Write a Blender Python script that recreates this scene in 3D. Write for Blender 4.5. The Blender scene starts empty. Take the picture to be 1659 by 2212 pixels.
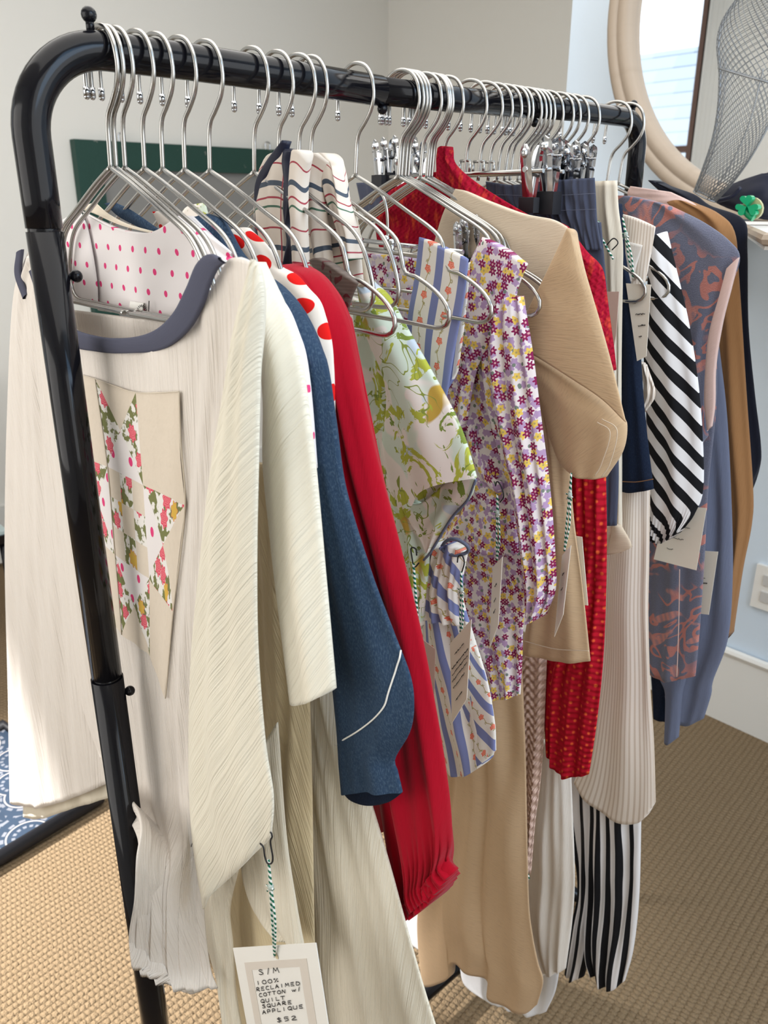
import bpy, bmesh, math, random
from mathutils import Vector, Matrix
from mathutils.bvhtree import BVHTree
from mathutils.noise import noise as pnoise
S=bpy.context.scene; COL=S.collection
PI=math.pi
# ---------------------------------------------------------------- camera, world, lights, exposure
FPX=1750.0; TH=math.atan((1106-447)/FPX); PHI=math.atan((2879-829.5)/(FPX/math.cos(TH)))
CF=Vector((math.cos(PHI)*math.cos(TH),math.sin(PHI)*math.cos(TH),-math.sin(TH)))
CR=Vector((math.sin(PHI),-math.cos(PHI),0)); CU=CR.cross(CF)
CP=Vector((0,-.78,1.47))
cam=bpy.data.cameras.new('camera'); camo=bpy.data.objects.new('camera',cam); COL.objects.link(camo)
camo.matrix_world=Matrix(((CR.x,CU.x,-CF.x,CP.x),(CR.y,CU.y,-CF.y,CP.y),(CR.z,CU.z,-CF.z,CP.z),(0,0,0,1)))
cam.sensor_fit='VERTICAL'; cam.sensor_height=24; cam.lens=FPX/2212*24; cam.clip_start=.02
cam.dof.use_dof=True; cam.dof.focus_distance=.92; cam.dof.aperture_fstop=cam.lens/3.0
S.camera=camo
S.view_settings.view_transform='Standard'; S.view_settings.look='None'; S.view_settings.gamma=1
S.view_settings.use_curve_mapping=False; S.view_settings.exposure=-0.10
w=bpy.data.worlds.new('sky'); S.world=w; w.use_nodes=True
w.node_tree.nodes['Background'].inputs[0].default_value=(.80,.90,1,1); w.node_tree.nodes['Background'].inputs[1].default_value=2.2
def area(name,loc,tgt,sx,sy,e,col):
    l=bpy.data.lights.new(name,'AREA'); l.shape='RECTANGLE'; l.size=sx; l.size_y=sy; l.energy=e; l.color=col
    o=bpy.data.objects.new(name,l); COL.objects.link(o); o.location=loc
    o.rotation_euler=(Vector(tgt)-Vector(loc)).to_track_quat('-Z','Y').to_euler(); return o
area('window_light_left',(-1.2,.55,1.55),(1.2,.55,1.2),1.8,1.5,24,(1,.97,.94))
area('window_light_right',(1.0,-2.0,1.75),(1.2,.5,1.1),2.4,1.7,30,(.92,.96,1))
area('ceiling_bounce_light',(.9,.3,2.9),(.9,.3,0),2.6,3.0,50,(1,.97,.93))
area('cool_wall_fill',(.9,-1.9,2.35),(2.19,.25,1.75),1.2,1.0,16,(.36,.64,1))  # added cool fill lamp aimed at the right wall, imitating window skylight
sp=bpy.data.lights.new('sunbeam','SPOT'); sp.energy=1500; sp.color=(1,.98,.96); sp.spot_size=math.radians(30); sp.spot_blend=.8; sp.shadow_soft_size=.06
so=bpy.data.objects.new('sunbeam',sp); COL.objects.link(so); so.location=(-.9,2.35,2.3)
so.rotation_euler=(Vector((.50,.80,0))-Vector(so.location)).to_track_quat('-Z','Y').to_euler()
# ---------------------------------------------------------------- measuring helpers: a sight line meets a real plane
def ray(x,y): return CF*FPX+CR*(x-829.5)-CU*(y-1106)
def onX(x,y,X): d=ray(x,y); return CP+d*(X/d.x)
def onY(x,y,Y): d=ray(x,y); return CP+d*((Y+.78)/d.y)
def onZ(x,y,z): d=ray(x,y); return CP+d*((z-1.47)/d.z)
# ---------------------------------------------------------------- node expressions
class E:
    def __init__(s,nt,v): s.nt=nt; s.v=v
    def _m(s,op,*a):
        n=s.nt.nodes.new('ShaderNodeMath'); n.operation=op
        for i,q in enumerate((s,)+a):
            q=q.v if isinstance(q,E) else q
            if isinstance(q,(int,float)): n.inputs[i].default_value=q
            else: s.nt.links.new(q,n.inputs[i])
        return E(s.nt,n.outputs[0])
    def __add__(s,o): return s._m('ADD',o)
    __radd__=__add__
    def __sub__(s,o): return s._m('SUBTRACT',o)
    def __mul__(s,o): return s._m('MULTIPLY',o)
    __rmul__=__mul__
    def __truediv__(s,o): return s._m('DIVIDE',o)
    def fr(s): return s._m('FRACT')
    def fl(s): return s._m('FLOOR')
    def ab(s): return s._m('ABSOLUTE')
    def sin(s): return s._m('SINE')
    def sq(s): return s._m('SQRT')
    def lt(s,o): return s._m('LESS_THAN',o)
    def gt(s,o): return s._m('GREATER_THAN',o)
    def mn(s,o): return s._m('MINIMUM',o)
    def mx(s,o): return s._m('MAXIMUM',o)
    def at2(s,o): return s._m('ARCTAN2',o)
class MT:
    """material being assembled from procedural nodes; u,v are metres along the cloth"""
    def __init__(s,name,rough=.85,spec=.25,rot=0,metal=0,sheen=0):
        s.m=bpy.data.materials.new(name); s.m.use_nodes=True; s.nt=s.m.node_tree
        s.b=s.nt.nodes['Principled BSDF']; s.b.inputs['Roughness'].default_value=rough
        s.b.inputs['Specular IOR Level'].default_value=spec; s.b.inputs['Metallic'].default_value=metal
        if sheen: s.b.inputs['Sheen Weight'].default_value=sheen
        tc=s.nt.nodes.new('ShaderNodeTexCoord'); mp=s.nt.nodes.new('ShaderNodeMapping'); mp.inputs['Rotation'].default_value=(0,0,math.radians(rot))
        s.nt.links.new(tc.outputs['UV'],mp.inputs[0]); s.uv=mp.outputs[0]; s.ob=tc.outputs['Object']
        sx=s.nt.nodes.new('ShaderNodeSeparateXYZ'); s.nt.links.new(s.uv,sx.inputs[0])
        s.u=E(s.nt,sx.outputs[0]); s.v=E(s.nt,sx.outputs[1]); s.col=None
    def xyz(s,x,y,z=0.0):
        n=s.nt.nodes.new('ShaderNodeCombineXYZ')
        for i,q in enumerate((x,y,z)):
            if isinstance(q,E): s.nt.links.new(q.v,n.inputs[i])
            else: n.inputs[i].default_value=q
        return n.outputs[0]
    def noise(s,su,sv,detail=3,off=0,rough=.5,dist=0):
        n=s.nt.nodes.new('ShaderNodeTexNoise'); n.inputs['Scale'].default_value=1; n.inputs['Detail'].default_value=detail
        n.inputs['Roughness'].default_value=rough; n.inputs['Distortion'].default_value=dist
        s.nt.links.new(s.xyz(s.u*su,s.v*sv,off),n.inputs['Vector']); return E(s.nt,n.outputs['Fac'])
    def voro(s,sc,off=0,rnd=1.0,u=None,v=None):
        n=s.nt.nodes.new('ShaderNodeTexVoronoi'); n.inputs['Scale'].default_value=1; n.inputs['Randomness'].default_value=rnd; n.voronoi_dimensions='2D'
        uu=(u or s.u)*sc+off; vv=(v or s.v)*sc+off*.7
        s.nt.links.new(s.xyz(uu,vv),n.inputs['Vector'])
        a=s.nt.nodes.new('ShaderNodeSeparateXYZ'); s.nt.links.new(n.outputs['Position'],a.inputs[0])
        c=s.nt.nodes.new('ShaderNodeSeparateColor'); s.nt.links.new(n.outputs['Color'],c.inputs[0])
        return E(s.nt,n.outputs['Distance']),uu-E(s.nt,a.outputs[0]),vv-E(s.nt,a.outputs[1]),E(s.nt,c.outputs[0]),E(s.nt,c.outputs[1])
    def rgb(s,c):
        n=s.nt.nodes.new('ShaderNodeRGB'); n.outputs[0].default_value=(*c,1); return n.outputs[0]
    def base(s,c): s.col=s.rgb(c); return s
    def over(s,fac,c):
        n=s.nt.nodes.new('ShaderNodeMix'); n.data_type='RGBA'; n.clamp_factor=True
        if isinstance(fac,E): s.nt.links.new(fac.v,n.inputs[0])
        else: n.inputs[0].default_value=fac
        s.nt.links.new(s.col,n.inputs[6]); s.nt.links.new(s.rgb(c) if isinstance(c,tuple) else c,n.inputs[7]); s.col=n.outputs[2]; return s
    def bump(s,h,strength=.5,dist=.001):
        n=s.nt.nodes.new('ShaderNodeBump'); n.inputs['Strength'].default_value=strength; n.inputs['Distance'].default_value=dist
        s.nt.links.new(h.v,n.inputs['Height']); s.nt.links.new(n.outputs[0],s.b.inputs['Normal']); return s
    def done(s):
        s.nt.links.new(s.col,s.b.inputs['Base Color']); return s.m
def sm(e,lo,hi): return ((e-lo)/(hi-lo)).mx(0.0).mn(1.0)
def dots(t,per,r,sq=1.0):
    b=t.v/per; a=t.u/(per*sq)+b.fl()*.5
    x=(a.fr()-.5)*per*sq; y=(b.fr()-.5)*per
    return (x*x+y*y).sq().lt(r)
def solid(name,c,rough=.5,spec=.4,metal=0): return MT(name,rough,spec,0,metal).base(c).done()
M={}
M['chrome']=solid('polished chrome wire',(.46,.45,.43),.24,.5,1)
M['clip']=solid('clear grey steel clip',(.55,.56,.58),.15,.5,1)
M['rubber']=solid('black rubber',(.012,.012,.016),.5)
M['black']=solid('glossy black enamel',(.005,.005,.007),.12,.24)
def gauze(name,c,rot=0,k=1.0):
    t=MT(name,.95,.1,rot,0,.15).base(c)
    n1=t.noise(430,9,2); n2=t.noise(130,5,3,3.1)
    t.over(sm(n1,.45,.8)*.16,(c[0]*.84,c[1]*.78,c[2]*.68))
    return t.bump(n1*.6+n2*.8,.75*k,.0045).done()
M['cream']=gauze('cream crinkle gauze',(.77,.71,.645))
M['cream_diag']=gauze('cream crinkle gauze on the bias',(.80,.75,.62),52,.8)
M['cream_warm']=gauze('ivory crinkle gauze',(.76,.70,.57))
M['cream_shaded']=gauze('cream gauze in shade',(.74,.62,.40),20)  # warm shade of the cream cloth put into a darker, yellower base
M['binding']=MT('slate ribbed binding',.9,.15).base((.085,.088,.125))
t=M['binding']; M['binding']=t.bump(t.noise(60,1500,1),.3,.0006).done()
t=MT('white cotton with pink dots',.9,.15).base((.80,.755,.745)); n=t.noise(30,30,3)
t.over(dots(t,.020,.0032,1.5),(.72,.06,.20)); M['pinkdot']=t.bump(n,.25,.003).done()
t=MT('cream cotton with red dots',.9,.15).base((.83,.76,.68)); t.over(dots(t,.027,.0080,.9),(.72,.012,.010)); M['reddot']=t.bump(t.noise(30,12,3),.3,.003).done()
def denim(name,c,c2):
    t=MT(name,.9,.2,18).base(c); n=t.noise(900,260,2,0,.7); t.over(sm(n,.48,.72)*.75,c2); n2=t.noise(60,9,3,2)
    t.over(sm(n2,.5,.75)*.35,tuple(q*.6 for q in c)); return t.bump(n+n2*.8,.4,.0012).done()
M['denim']=denim('mid blue denim',(.022,.045,.086),(.08,.125,.18))
M['indigo']=denim('dark indigo denim',(.006,.012,.030),(.014,.026,.055))
def jersey(name,c,c2,su=500,sv=60,rot=0,k=.4):
    t=MT(name,.95,.1,rot,0,.1).base(c); n=t.noise(su,sv,3); t.over(sm(n,.5,.8)*k,c2); n2=t.noise(22,6,3,5)
    return t.bump(n*.4+n2,.35,.003).done()
M['red']=jersey('crimson jersey',(.36,.002,.014),(.27,.001,.010))
M['oat']=jersey('oatmeal heather jersey',(.55,.385,.235),(.40,.29,.19),60,700,0,.55)
M['oat2']=jersey('oatmeal heather jersey on the bias',(.56,.395,.24),(.39,.28,.18),60,700,-30,.6)
M['oatpale']=jersey('pale oatmeal jersey collar',(.68,.56,.42),(.56,.46,.36),60,700,10,.4)
M['slate']=jersey('slate blue cotton',(.060,.068,.104),(.048,.055,.088))
M['lav']=jersey('dusty lavender sweatshirt fleece',(.130,.146,.212),(.108,.122,.18))
M['camel']=jersey('camel wool',(.28,.14,.058),(.23,.11,.042))
M['blk']=jersey('black crepe',(.008,.009,.016),(.012,.012,.02))
M['rose']=jersey('pale pink brushed lining',(.66,.47,.42),(.58,.40,.36))
M['white']=jersey('white poplin',(.78,.79,.82),(.72,.74,.78))
M['linen']=jersey('off white linen',(.72,.67,.61),(.63,.58,.52))
M['ecru']=jersey('ecru canvas',(.70,.62,.50),(.62,.55,.45))
t=MT('red marled knit',.95,.1).base((.34,.006,.024)); n=t.noise(120,45,3); t.over(sm(n,.52,.75)*.8,(.70,.09,.03)); t.over(sm(t.noise(60,160,2,9),.55,.7)*.6,(.22,.002,.02))
kn=(t.u*700+(t.v*900).sin()*.8).sin(); M['knit']=t.bump(kn*.6+n,.8,.002).done()
t=MT('red marled rib knit',.95,.1).base((.44,.008,.022)); n=t.noise(60,60,2,4); cell=((t.u*330).sin()*(t.v*330).sin()); t.over(sm(cell+n,1.1,1.5)*.75,(.80,.14,.035))
M['knit2']=t.bump((t.u*330).sin()*.7+(t.v*700).sin()*.3,.9,.003).done()
t=MT('pink crochet',.95,.1).base((.78,.56,.47)); c_=(t.u*520).sin()*(t.v*420+(t.u*260).sin()).sin(); t.over(c_.gt(.6)*.6,(.42,.24,.19)); M['crochet']=t.bump(c_,1,.003).done()
# blue stripe with rose vines
def vine(name,rot=0):
    t=MT(name,.9,.15,rot).base((.80,.76,.70)); p=.034
    a=(t.u/p).fr(); x=(a-.5)*p; t.over(((a-.5).ab()).gt(.5-.165),(.20,.23,.44))
    wob=(t.v*330).sin()*.0012; t.over((x-wob).ab().lt(.0005),(.42,.33,.12))
    lf=((t.v*520).sin().gt(.35))*((x-wob*2.2).ab().lt(.0019)); t.over(lf*sm(t.noise(900,900,1),.45,.5),(.36,.32,.13))
    q=.030; col=(t.u/p).fl(); y=((t.v/q+col*.5).fr()-.5)*q; r=(x*x+y*y).sq(); th=y.at2(x)
    rr=r+((th*5).sin())*.0006; t.over(rr.lt(.0044),(.74,.16,.10)); t.over(((rr*2600+th).sin().gt(.25))*rr.lt(.0040),(.86,.36,.26))
    return t.bump(t.noise(24,9,3),.3,.003).done()
M['vine']=vine('cream cotton with blue stripes and rose vines'); M['vine_d']=vine('blue stripe rose cotton on the bias',-33)
def ditsy(name,pale=0):
    t=MT(name,.9,.15).base((.80,.73,.72))
    d,x,y,r,g=t.voro(100,3.3); th=y.at2(x); t.over(sm(d+(th*5).sin()*.07,.44,.40)*g.gt(.12),(.46,.31,.50) if not pale else (.62,.54,.70))
    d,x,y,r,g=t.voro(80,11.7); t.over(d.lt(.17)*g.gt(.5),(.20,.24,.20))
    d,x,y,r,g=t.voro(72,7.9); th=y.at2(x); rr=d+(th*5).sin()*.07; t.over(rr.lt(.31)*g.gt(.45),(.80,.56,.12)); t.over(d.lt(.09)*g.gt(.45),(.45,.36,.15))
    d,x,y,r,g=t.voro(82,21.3); th=y.at2(x); rr=d+(th*6).sin()*.11; t.over(rr.lt(.34)*g.gt(.42),(.25,.02,.09)); t.over(d.lt(.10)*g.gt(.42),(.66,.36,.38))
    return t.bump(t.noise(26,8,3),.35,.004).done()
M['ditsy']=ditsy('lilac ditsy floral cotton'); M['ditsy2']=ditsy('pale lilac ditsy floral cotton',1)
t=MT('mint botanical print cotton',.85,.2,20).base((.62,.71,.60))
t.over(sm(t.noise(13,13,2,2,.5,.5),.50,.53),(.80,.74,.68)); t.over(sm(t.noise(16,16,1,8),.66,.68),(.52,.60,.68))
n=t.noise(20,20,4,5,.65,1.2); t.over(sm(t.noise(11,11,2,55),.66,.68),(.50,.33,.06)); t.over(sm(n,.565,.58),(.42,.45,.06)); t.over(sm(t.noise(26,26,4,14,.65,1.0),.595,.605),(.20,.27,.05))
nn=t.noise(17,17,2,31,.5,.8); t.over((nn-.5).ab().lt(.006)*t.noise(9,9,1,4).gt(.5),(.25,.30,.06)); M['botan']=t.bump(t.noise(25,12,3,9),.2,.003).done()
t=MT('cream satin with tartan lines',.5,.4).base((.72,.64,.55))
for off,per,wd,c in ((.0,.058,.0024,(.05,.07,.10)),(.013,.058,.0009,(.35,.03,.05)),(.021,.058,.0010,(.05,.13,.08)),(.040,.058,.0008,(.35,.03,.05))):
    t.over((((t.v+off)/per).fr()-.5).ab().lt(wd/per),c)
t.over((((t.u)/.045).fr()-.5).ab().lt(.016),(.35,.03,.05)); M['tartan']=t.bump(t.noise(40,10,2),.3,.003).done()
M['navysatin']=solid('navy satin',(.012,.015,.035),.4,.4)
t=MT('grey brown brocade',.6,.4).base((.115,.085,.070)); t.over((t.v*1800).sin()*.5+.0,(.17,.13,.11)); t.over(sm(t.noise(50,50,2,3,.5,1),.60,.62),(.09,.012,.016)); M['brocade']=t.done()
t=MT('beige ticking stripe cotton',.9,.15).base((.78,.70,.62)); t.over((t.u/.0042).fr().lt(.36),(.60,.50,.41)); M['tick']=t.bump(t.noise(20,7,3),.2,.003).done()
def bw(name,per,rot,duty=.48):
    t=MT(name,.85,.2,rot).base((.76,.74,.74)); wv=t.noise(12,5,2)*.010; t.over(((t.u+wv)/per).fr().lt(duty),(.008,.008,.010)); return t.bump(t.noise(20,7,3),.3,.004).done()
M['bw_d']=bw('black and white diagonal stripe',.026,52); M['bw_v']=bw('black and white vertical stripe',.021,0)
t=MT('slate and coral leaf jacquard',.95,.1,25,0,.2).base((.125,.13,.178)); n=t.noise(14,14,1,3,.5,2.2); s_=(t.u*620).sin()*.5+.5
t.over(sm((n-.5).ab(),.048,.038)*sm(t.noise(7,7,1,40),.40,.47)*.9,(.47,.17,.13)); t.over(sm(t.noise(10,16,1,17,.4,1.5),.63,.66)*(s_*.5+.5),(.50,.21,.17)); t.over(sm(t.noise(700,700,2),.5,.8)*.4,(.25,.25,.32)); M['jac']=t.bump(t.noise(600,600,2),.5,.002).done()
M['muslin']=jersey('natural muslin',(.70,.61,.50),(.62,.54,.44),200,200)
t=MT('white cotton with rose chintz',.9,.15).base((.80,.77,.73)); d,x,y,r,g=t.voro(60,4.1); th=y.at2(x); rr=d+(th*7).sin()*.05
t.over(sm(t.noise(110,110,3,6),.50,.53),(.19,.20,.08)); t.over(rr.lt(.34)*g.gt(.35),(.66,.07,.13)); t.over(((rr*60+(th*3).sin()*2).sin().gt(.35))*rr.lt(.31)*g.gt(.35),(.84,.28,.28)); t.over(rr.lt(.32)*g.gt(.86),(.66,.42,.08)); M['chintz']=t.done()
M['card']=solid('cream card',(.80,.74,.64),.8,.2); M['cardw']=solid('white card',(.83,.81,.76),.7,.2); M['cardp']=solid('dusty pink card',(.55,.40,.35),.8,.2)
M['cardb']=solid('beige printed frame',(.68,.62,.55),.8,.2)
M['ink']=solid('black ink',(.006,.006,.008),.6); M['thread']=solid('white thread',(.82,.80,.74),.9)
t=MT('green and white bakers twine',.95,.1).base((.80,.80,.76)); t.over(((t.v/.0062+t.u)).fr().lt(.5),(.012,.13,.075)); M['twine']=t.done()
# ---------------------------------------------------------------- object helpers
def tag(o,label=None,cat=None,group=None,kind=None):
    if label: o['label']=label
    if cat: o['category']=cat
    if group: o['group']=group
    if kind: o['kind']=kind
    return o
def thing(name,label,cat,loc=(0,0,0),group=None):
    o=bpy.data.objects.new(name,None); o.empty_display_size=.05; COL.objects.link(o); o.location=loc; return tag(o,label,cat,group)
def mk(name,verts,faces,mat,parent=None,uvs=None,smooth=True,mats=None,midx=None):
    off=Vector(parent_loc(parent))
    me=bpy.data.meshes.new(name); me.from_pydata([tuple(Vector(v)-off) for v in verts],[],faces)
    for m in (mats or [mat]): me.materials.append(m)
    if midx: me.polygons.foreach_set('material_index',midx)
    if uvs:
        ul=me.uv_layers.new(name='UVMap')
        for l in me.loops: ul.data[l.index].uv=uvs[l.vertex_index]
    if smooth: me.polygons.foreach_set('use_smooth',[True]*len(me.polygons))
    me.update(); o=bpy.data.objects.new(name,me); COL.objects.link(o)
    if parent: o.parent=parent
    return o
def parent_loc(p):
    v=Vector((0,0,0))
    while p: v+=p.location; p=p.parent
    return v
def spl(P,n):
    """resample a polyline through points P with Catmull-Rom, n points by arc length"""
    P=[Vector(p) for p in P]
    if len(P)==2: return [P[0].lerp(P[1],i/(n-1)) for i in range(n)]
    Q=[P[0]*2-P[1]]+P+[P[-1]*2-P[-2]]; D=[]
    for i in range(1,len(Q)-2):
        for k in range(12):
            t=k/12; a,b,c,d=Q[i-1:i+3]
            D.append(.5*((2*b)+(c-a)*t+(2*a-5*b+4*c-d)*t*t+(3*b-a-3*c+d)*t**3))
    D.append(P[-1]); L=[0]
    for i in range(1,len(D)): L.append(L[-1]+(D[i]-D[i-1]).length)
    out=[];j=0
    for i in range(n):
        s=L[-1]*i/(n-1)
        while j<len(L)-2 and L[j+1]<s: j+=1
        k=(s-L[j])/max(1e-9,L[j+1]-L[j]); out.append(D[j].lerp(D[j+1],min(1,max(0,k))))
    return out
class Geo:
    def __init__(s): s.v=[];s.f=[];s.uv=[]
    def tube(s,P,r,n=8,cap=True,closed=False):
        P=[Vector(p) for p in P]; b=len(s.v); m=len(P); R=r if isinstance(r,(list,tuple)) else [r]*m
        t=(P[1]-P[0]).normalized(); ref=Vector((0,0,1)) if abs(t.z)<.9 else Vector((1,0,0)); nn=(ref-t*ref.dot(t)).normalized(); L=0
        for i in range(m):
            t=(P[min(i+1,m-1)]-P[max(i-1,0)]).normalized(); nn=(nn-t*nn.dot(t)).normalized(); bb=t.cross(nn)
            if i: L+=(P[i]-P[i-1]).length
            for k in range(n):
                a=2*PI*k/n; s.v.append(P[i]+(nn*math.cos(a)+bb*math.sin(a))*R[i]); s.uv.append((k/n,L))
        for i in range(m-1):
            for k in range(n):
                k2=(k+1)%n; s.f.append((b+i*n+k,b+i*n+k2,b+(i+1)*n+k2,b+(i+1)*n+k))
        if cap: s.f.append(tuple(b+k for k in range(n))[::-1]); s.f.append(tuple(b+(m-1)*n+k for k in range(n)))
        return s
    def ball(s,c,r,n=12,sz=1.0):
        b=len(s.v); c=Vector(c)
        for i in range(n//2+1):
            th=PI*i/(n//2)
            for k in range(n): s.v.append(c+Vector((math.sin(th)*math.cos(2*PI*k/n)*r,math.sin(th)*math.sin(2*PI*k/n)*r,math.cos(th)*r*sz))); s.uv.append((k/n,i/n))
        for i in range(n//2):
            for k in range(n): s.f.append((b+i*n+k,b+(i+1)*n+k,b+(i+1)*n+(k+1)%n,b+i*n+(k+1)%n))
        return s
    def box(s,a,c):
        b=len(s.v)
        for x in (a[0],c[0]):
            for y in (a[1],c[1]):
                for z in (a[2],c[2]): s.v.append(Vector((x,y,z))); s.uv.append((x+y,z))
        for f in ((0,1,3,2),(4,6,7,5),(0,4,5,1),(2,3,7,6),(0,2,6,4),(1,5,7,3)): s.f.append(tuple(b+i for i in f))
        return s
    def prism(s,P,d):
        """closed slab: polygon P extruded by vector d"""
        b=len(s.v); n=len(P); d=Vector(d)
        for q in P: s.v.append(Vector(q)); s.uv.append((Vector(q).x+Vector(q).y,Vector(q).z))
        for q in P: s.v.append(Vector(q)+d); s.uv.append((Vector(q).x+Vector(q).y,Vector(q).z))
        s.f.append(tuple(range(b,b+n))[::-1]); s.f.append(tuple(range(b+n,b+2*n)))
        for i in range(n): j=(i+1)%n; s.f.append((b+i,b+j,b+n+j,b+n+i))
        return s
    def out(s,name,mat,parent=None,smooth=True):
        o=mk(name,s.v,s.f,mat,parent,s.uv,smooth); 
        if smooth:
            o.data.polygons.foreach_set('use_smooth',[len(p.vertices)<5 for p in o.data.polygons])
        return o
# cloth: left and right edges (optionally shaped top and bottom edges) measured as sight lines
# meeting the garment's own vertical plane x = X; a puffed two-sided piece with folds
def cloth(name,parent,mat,X,L,R,T=None,B=None,th=.006,nf=3,fa=.004,ph=0.,ns=40,nt_=70,closed=False,uvm='world',gather=0,wave=0,lean=0.,dX=0.,fseed=0,hem=0):
    l=spl([p+(0,) for p in L],nt_+1); r=spl([p+(0,) for p in R],nt_+1)
    tp=spl([p+(0,) for p in (T or [L[0],R[0]])],ns+1); bt=spl([p+(0,) for p in (B or [L[-1],R[-1]])],ns+1)
    front=[];back=[];uf=[];
    c00,c10,c01,c11=l[0],r[0],l[-1],r[-1]
    w0=(onX(r[nt_//2].x,r[nt_//2].y,X)-onX(l[nt_//2].x,l[nt_//2].y,X)).length
    len0=(onX(l[-1].x,l[-1].y,X)-onX(l[0].x,l[0].y,X)).length
    for j in range(nt_+1):
        t=j/nt_
        for i in range(ns+1):
            s=i/ns
            p=(1-s)*l[j]+s*r[j]+(1-t)*tp[i]+t*bt[i]-((1-s)*(1-t)*c00+s*(1-t)*c10+(1-s)*t*c01+s*t*c11)
            q=onX(p.x,p.y,X+(dX(t,s) if callable(dX) else dX*t)+lean*(s-.5))
            e=max(0,4*s*(1-s))**.75; e2=min(1,e*1.6)
            if closed: e*=min(1,math.sqrt(min(1,max(0,4*t*(1-t))))*1.5+.0)
            ff=fa*e2*(.35+.65*t)*(math.sin(2*PI*(nf*s+.25*math.sin(2.3*t+ph))+ph)*.65+math.sin(2*PI*(nf*1.83*s+.35*t)+ph*2.1)*.35)
            ff+=fa*.9*e2*pnoise(Vector((s*nf*1.7+ph+fseed,t*4,ph)))
            if gather: 
                g=math.exp(-((1-t)/.06)**2); ff+=gather*g*math.sin(2*PI*s*16)
            if wave: ff+=wave*math.sin(t*PI*5+ph)*e2
            h=th*(e*.9+.1)
            front.append(q+Vector((-h-ff,0,0))); back.append(q+Vector((h*.8-ff*.6,0,0)))
            uf.append((q.y,q.z) if uvm=='world' else ((s-.5)*w0,-t*len0))
        if uvm=='world':
            k0=len(front)-ns-1; mid=k0+ns//2; ym=uf[mid][0]; acc=[0]
            for i in range(1,ns+1): acc.append(acc[-1]+min(.03,(front[k0+i]-front[k0+i-1]).length))
            for i in range(ns+1): uf[k0+i]=(ym-(acc[i]-acc[ns//2]),uf[k0+i][1])
    n=ns+1; N=len(front); V=front+back; UV=uf+uf; F=[]
    for j in range(nt_):
        for i in range(ns):
            a=j*n+i; F.append((a,a+n,a+n+1,a+1)); F.append((N+a,N+a+1,N+a+n+1,N+a+n))
        a=j*n; F.append((a,N+a,N+a+n,a+n)); a=j*n+ns; F.append((a,a+n,N+a+n,N+a))
    for i in range(ns): F.append((i,i+1,N+i+1,N+i))
    if closed or hem==0:
        a=nt_*n
        for i in range(ns): F.append((a+i,N+a+i,N+a+i+1,a+i+1))
    return mk(name,V,F,M[mat],parent,UV)
def snapper(obs):
    vs=[];fs=[]
    for o in obs:
        b=len(vs); off=parent_loc(o); vs+=[v.co+off for v in o.data.vertices]; fs+=[tuple(b+k for k in p.vertices) for p in o.data.polygons]
    bv=BVHTree.FromPolygons(vs,fs)
    def f(q,g=.0015):
        h=bv.ray_cast(Vector((q.x-.3,q.y,q.z)),Vector((1,0,0)))
        return Vector((h[0].x-g,q.y,q.z)) if h[0] is not None else q
    return f
def ribbon(name,parent,mat,X,A,B,snap=None,g=.002,n=60,k=6,th=.0012,uvflow=True):
    """band between two traced edges lying on a garment"""
    a=spl([p+(0,) for p in A],n+1); b=spl([p+(0,) for p in B],n+1); V=[];UV=[];F=[];L=0;pr=None
    for i in range(n+1):
        pm=None
        for j in range(k+1):
            p=a[i].lerp(b[i],j/k); q=onX(p.x,p.y,X)
            if snap:
                q=snap(q,0)
            q=q+Vector((-g-math.sin(PI*j/k)*.0012,0,0))
            if j==0:
                if pr is not None: L+=(q-pr).length
                pr=q; pm=q
            V.append(q); UV.append((L,(q-pm).length))
    N=len(V); V+= [v+Vector((th,0,0)) for v in V]; UV+=UV
    for i in range(n):
        for j in range(k):
            c=i*(k+1)+j; F.append((c,c+1,c+k+2,c+k+1)); F.append((N+c,N+c+k+1,N+c+k+2,N+c+1))
    for i in range(n):
        c=i*(k+1); F.append((c,c+k+1,N+c+k+1,N+c)); c+=k; F.append((c,N+c,N+c+k+1,c+k+1))
    return mk(name,V,F,M[mat],parent,UV)
def line(name,parent,mat,X,P,r=.0008,snap=None,g=.001,n=40):
    q=[onX(p.x,p.y,X) for p in spl([p+(0,) for p in P],n)]
    if snap:
        pts=spl([p+(0,) for p in P],n); q=[snap(a,g) for a in q]
        for _ in (0,1): q=[snap(onX(p.x,p.y,a.x),g) for p,a in zip(pts,q)]
        for _ in range(6): q=[q[0]]+[(q[i-1]+q[i]+q[i+1])/3 for i in range(1,n-1)]+[q[-1]]
    return Geo().tube(q,r,6).out(name,M[mat],parent)
# ---------------------------------------------------------------- the room
def wall(name,x0,y0,z0,x1,y1,z1,m,parent=None): return tag(Geo().box((x0,y0,z0),(x1,y1,z1)).out(name,m,parent,False),kind='structure')
t=MT('warm white wall paint',.9,.2).base((.86,.838,.785)); M['wall']=t.bump(t.noise(60,60,3),.15,.002).done()
t=MT('white wall paint tinted by cool light',.9,.2).base((.64,.735,.83)); M['wallb']=t.bump(t.noise(60,60,3),.15,.002).done()  # bluish daylight on this wall is tinted into its base colour
M['trimw']=solid('white gloss trim paint',(.80,.79,.75),.35,.4); M['brown']=solid('dark brown window frame',(.16,.095,.075),.5)
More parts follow.
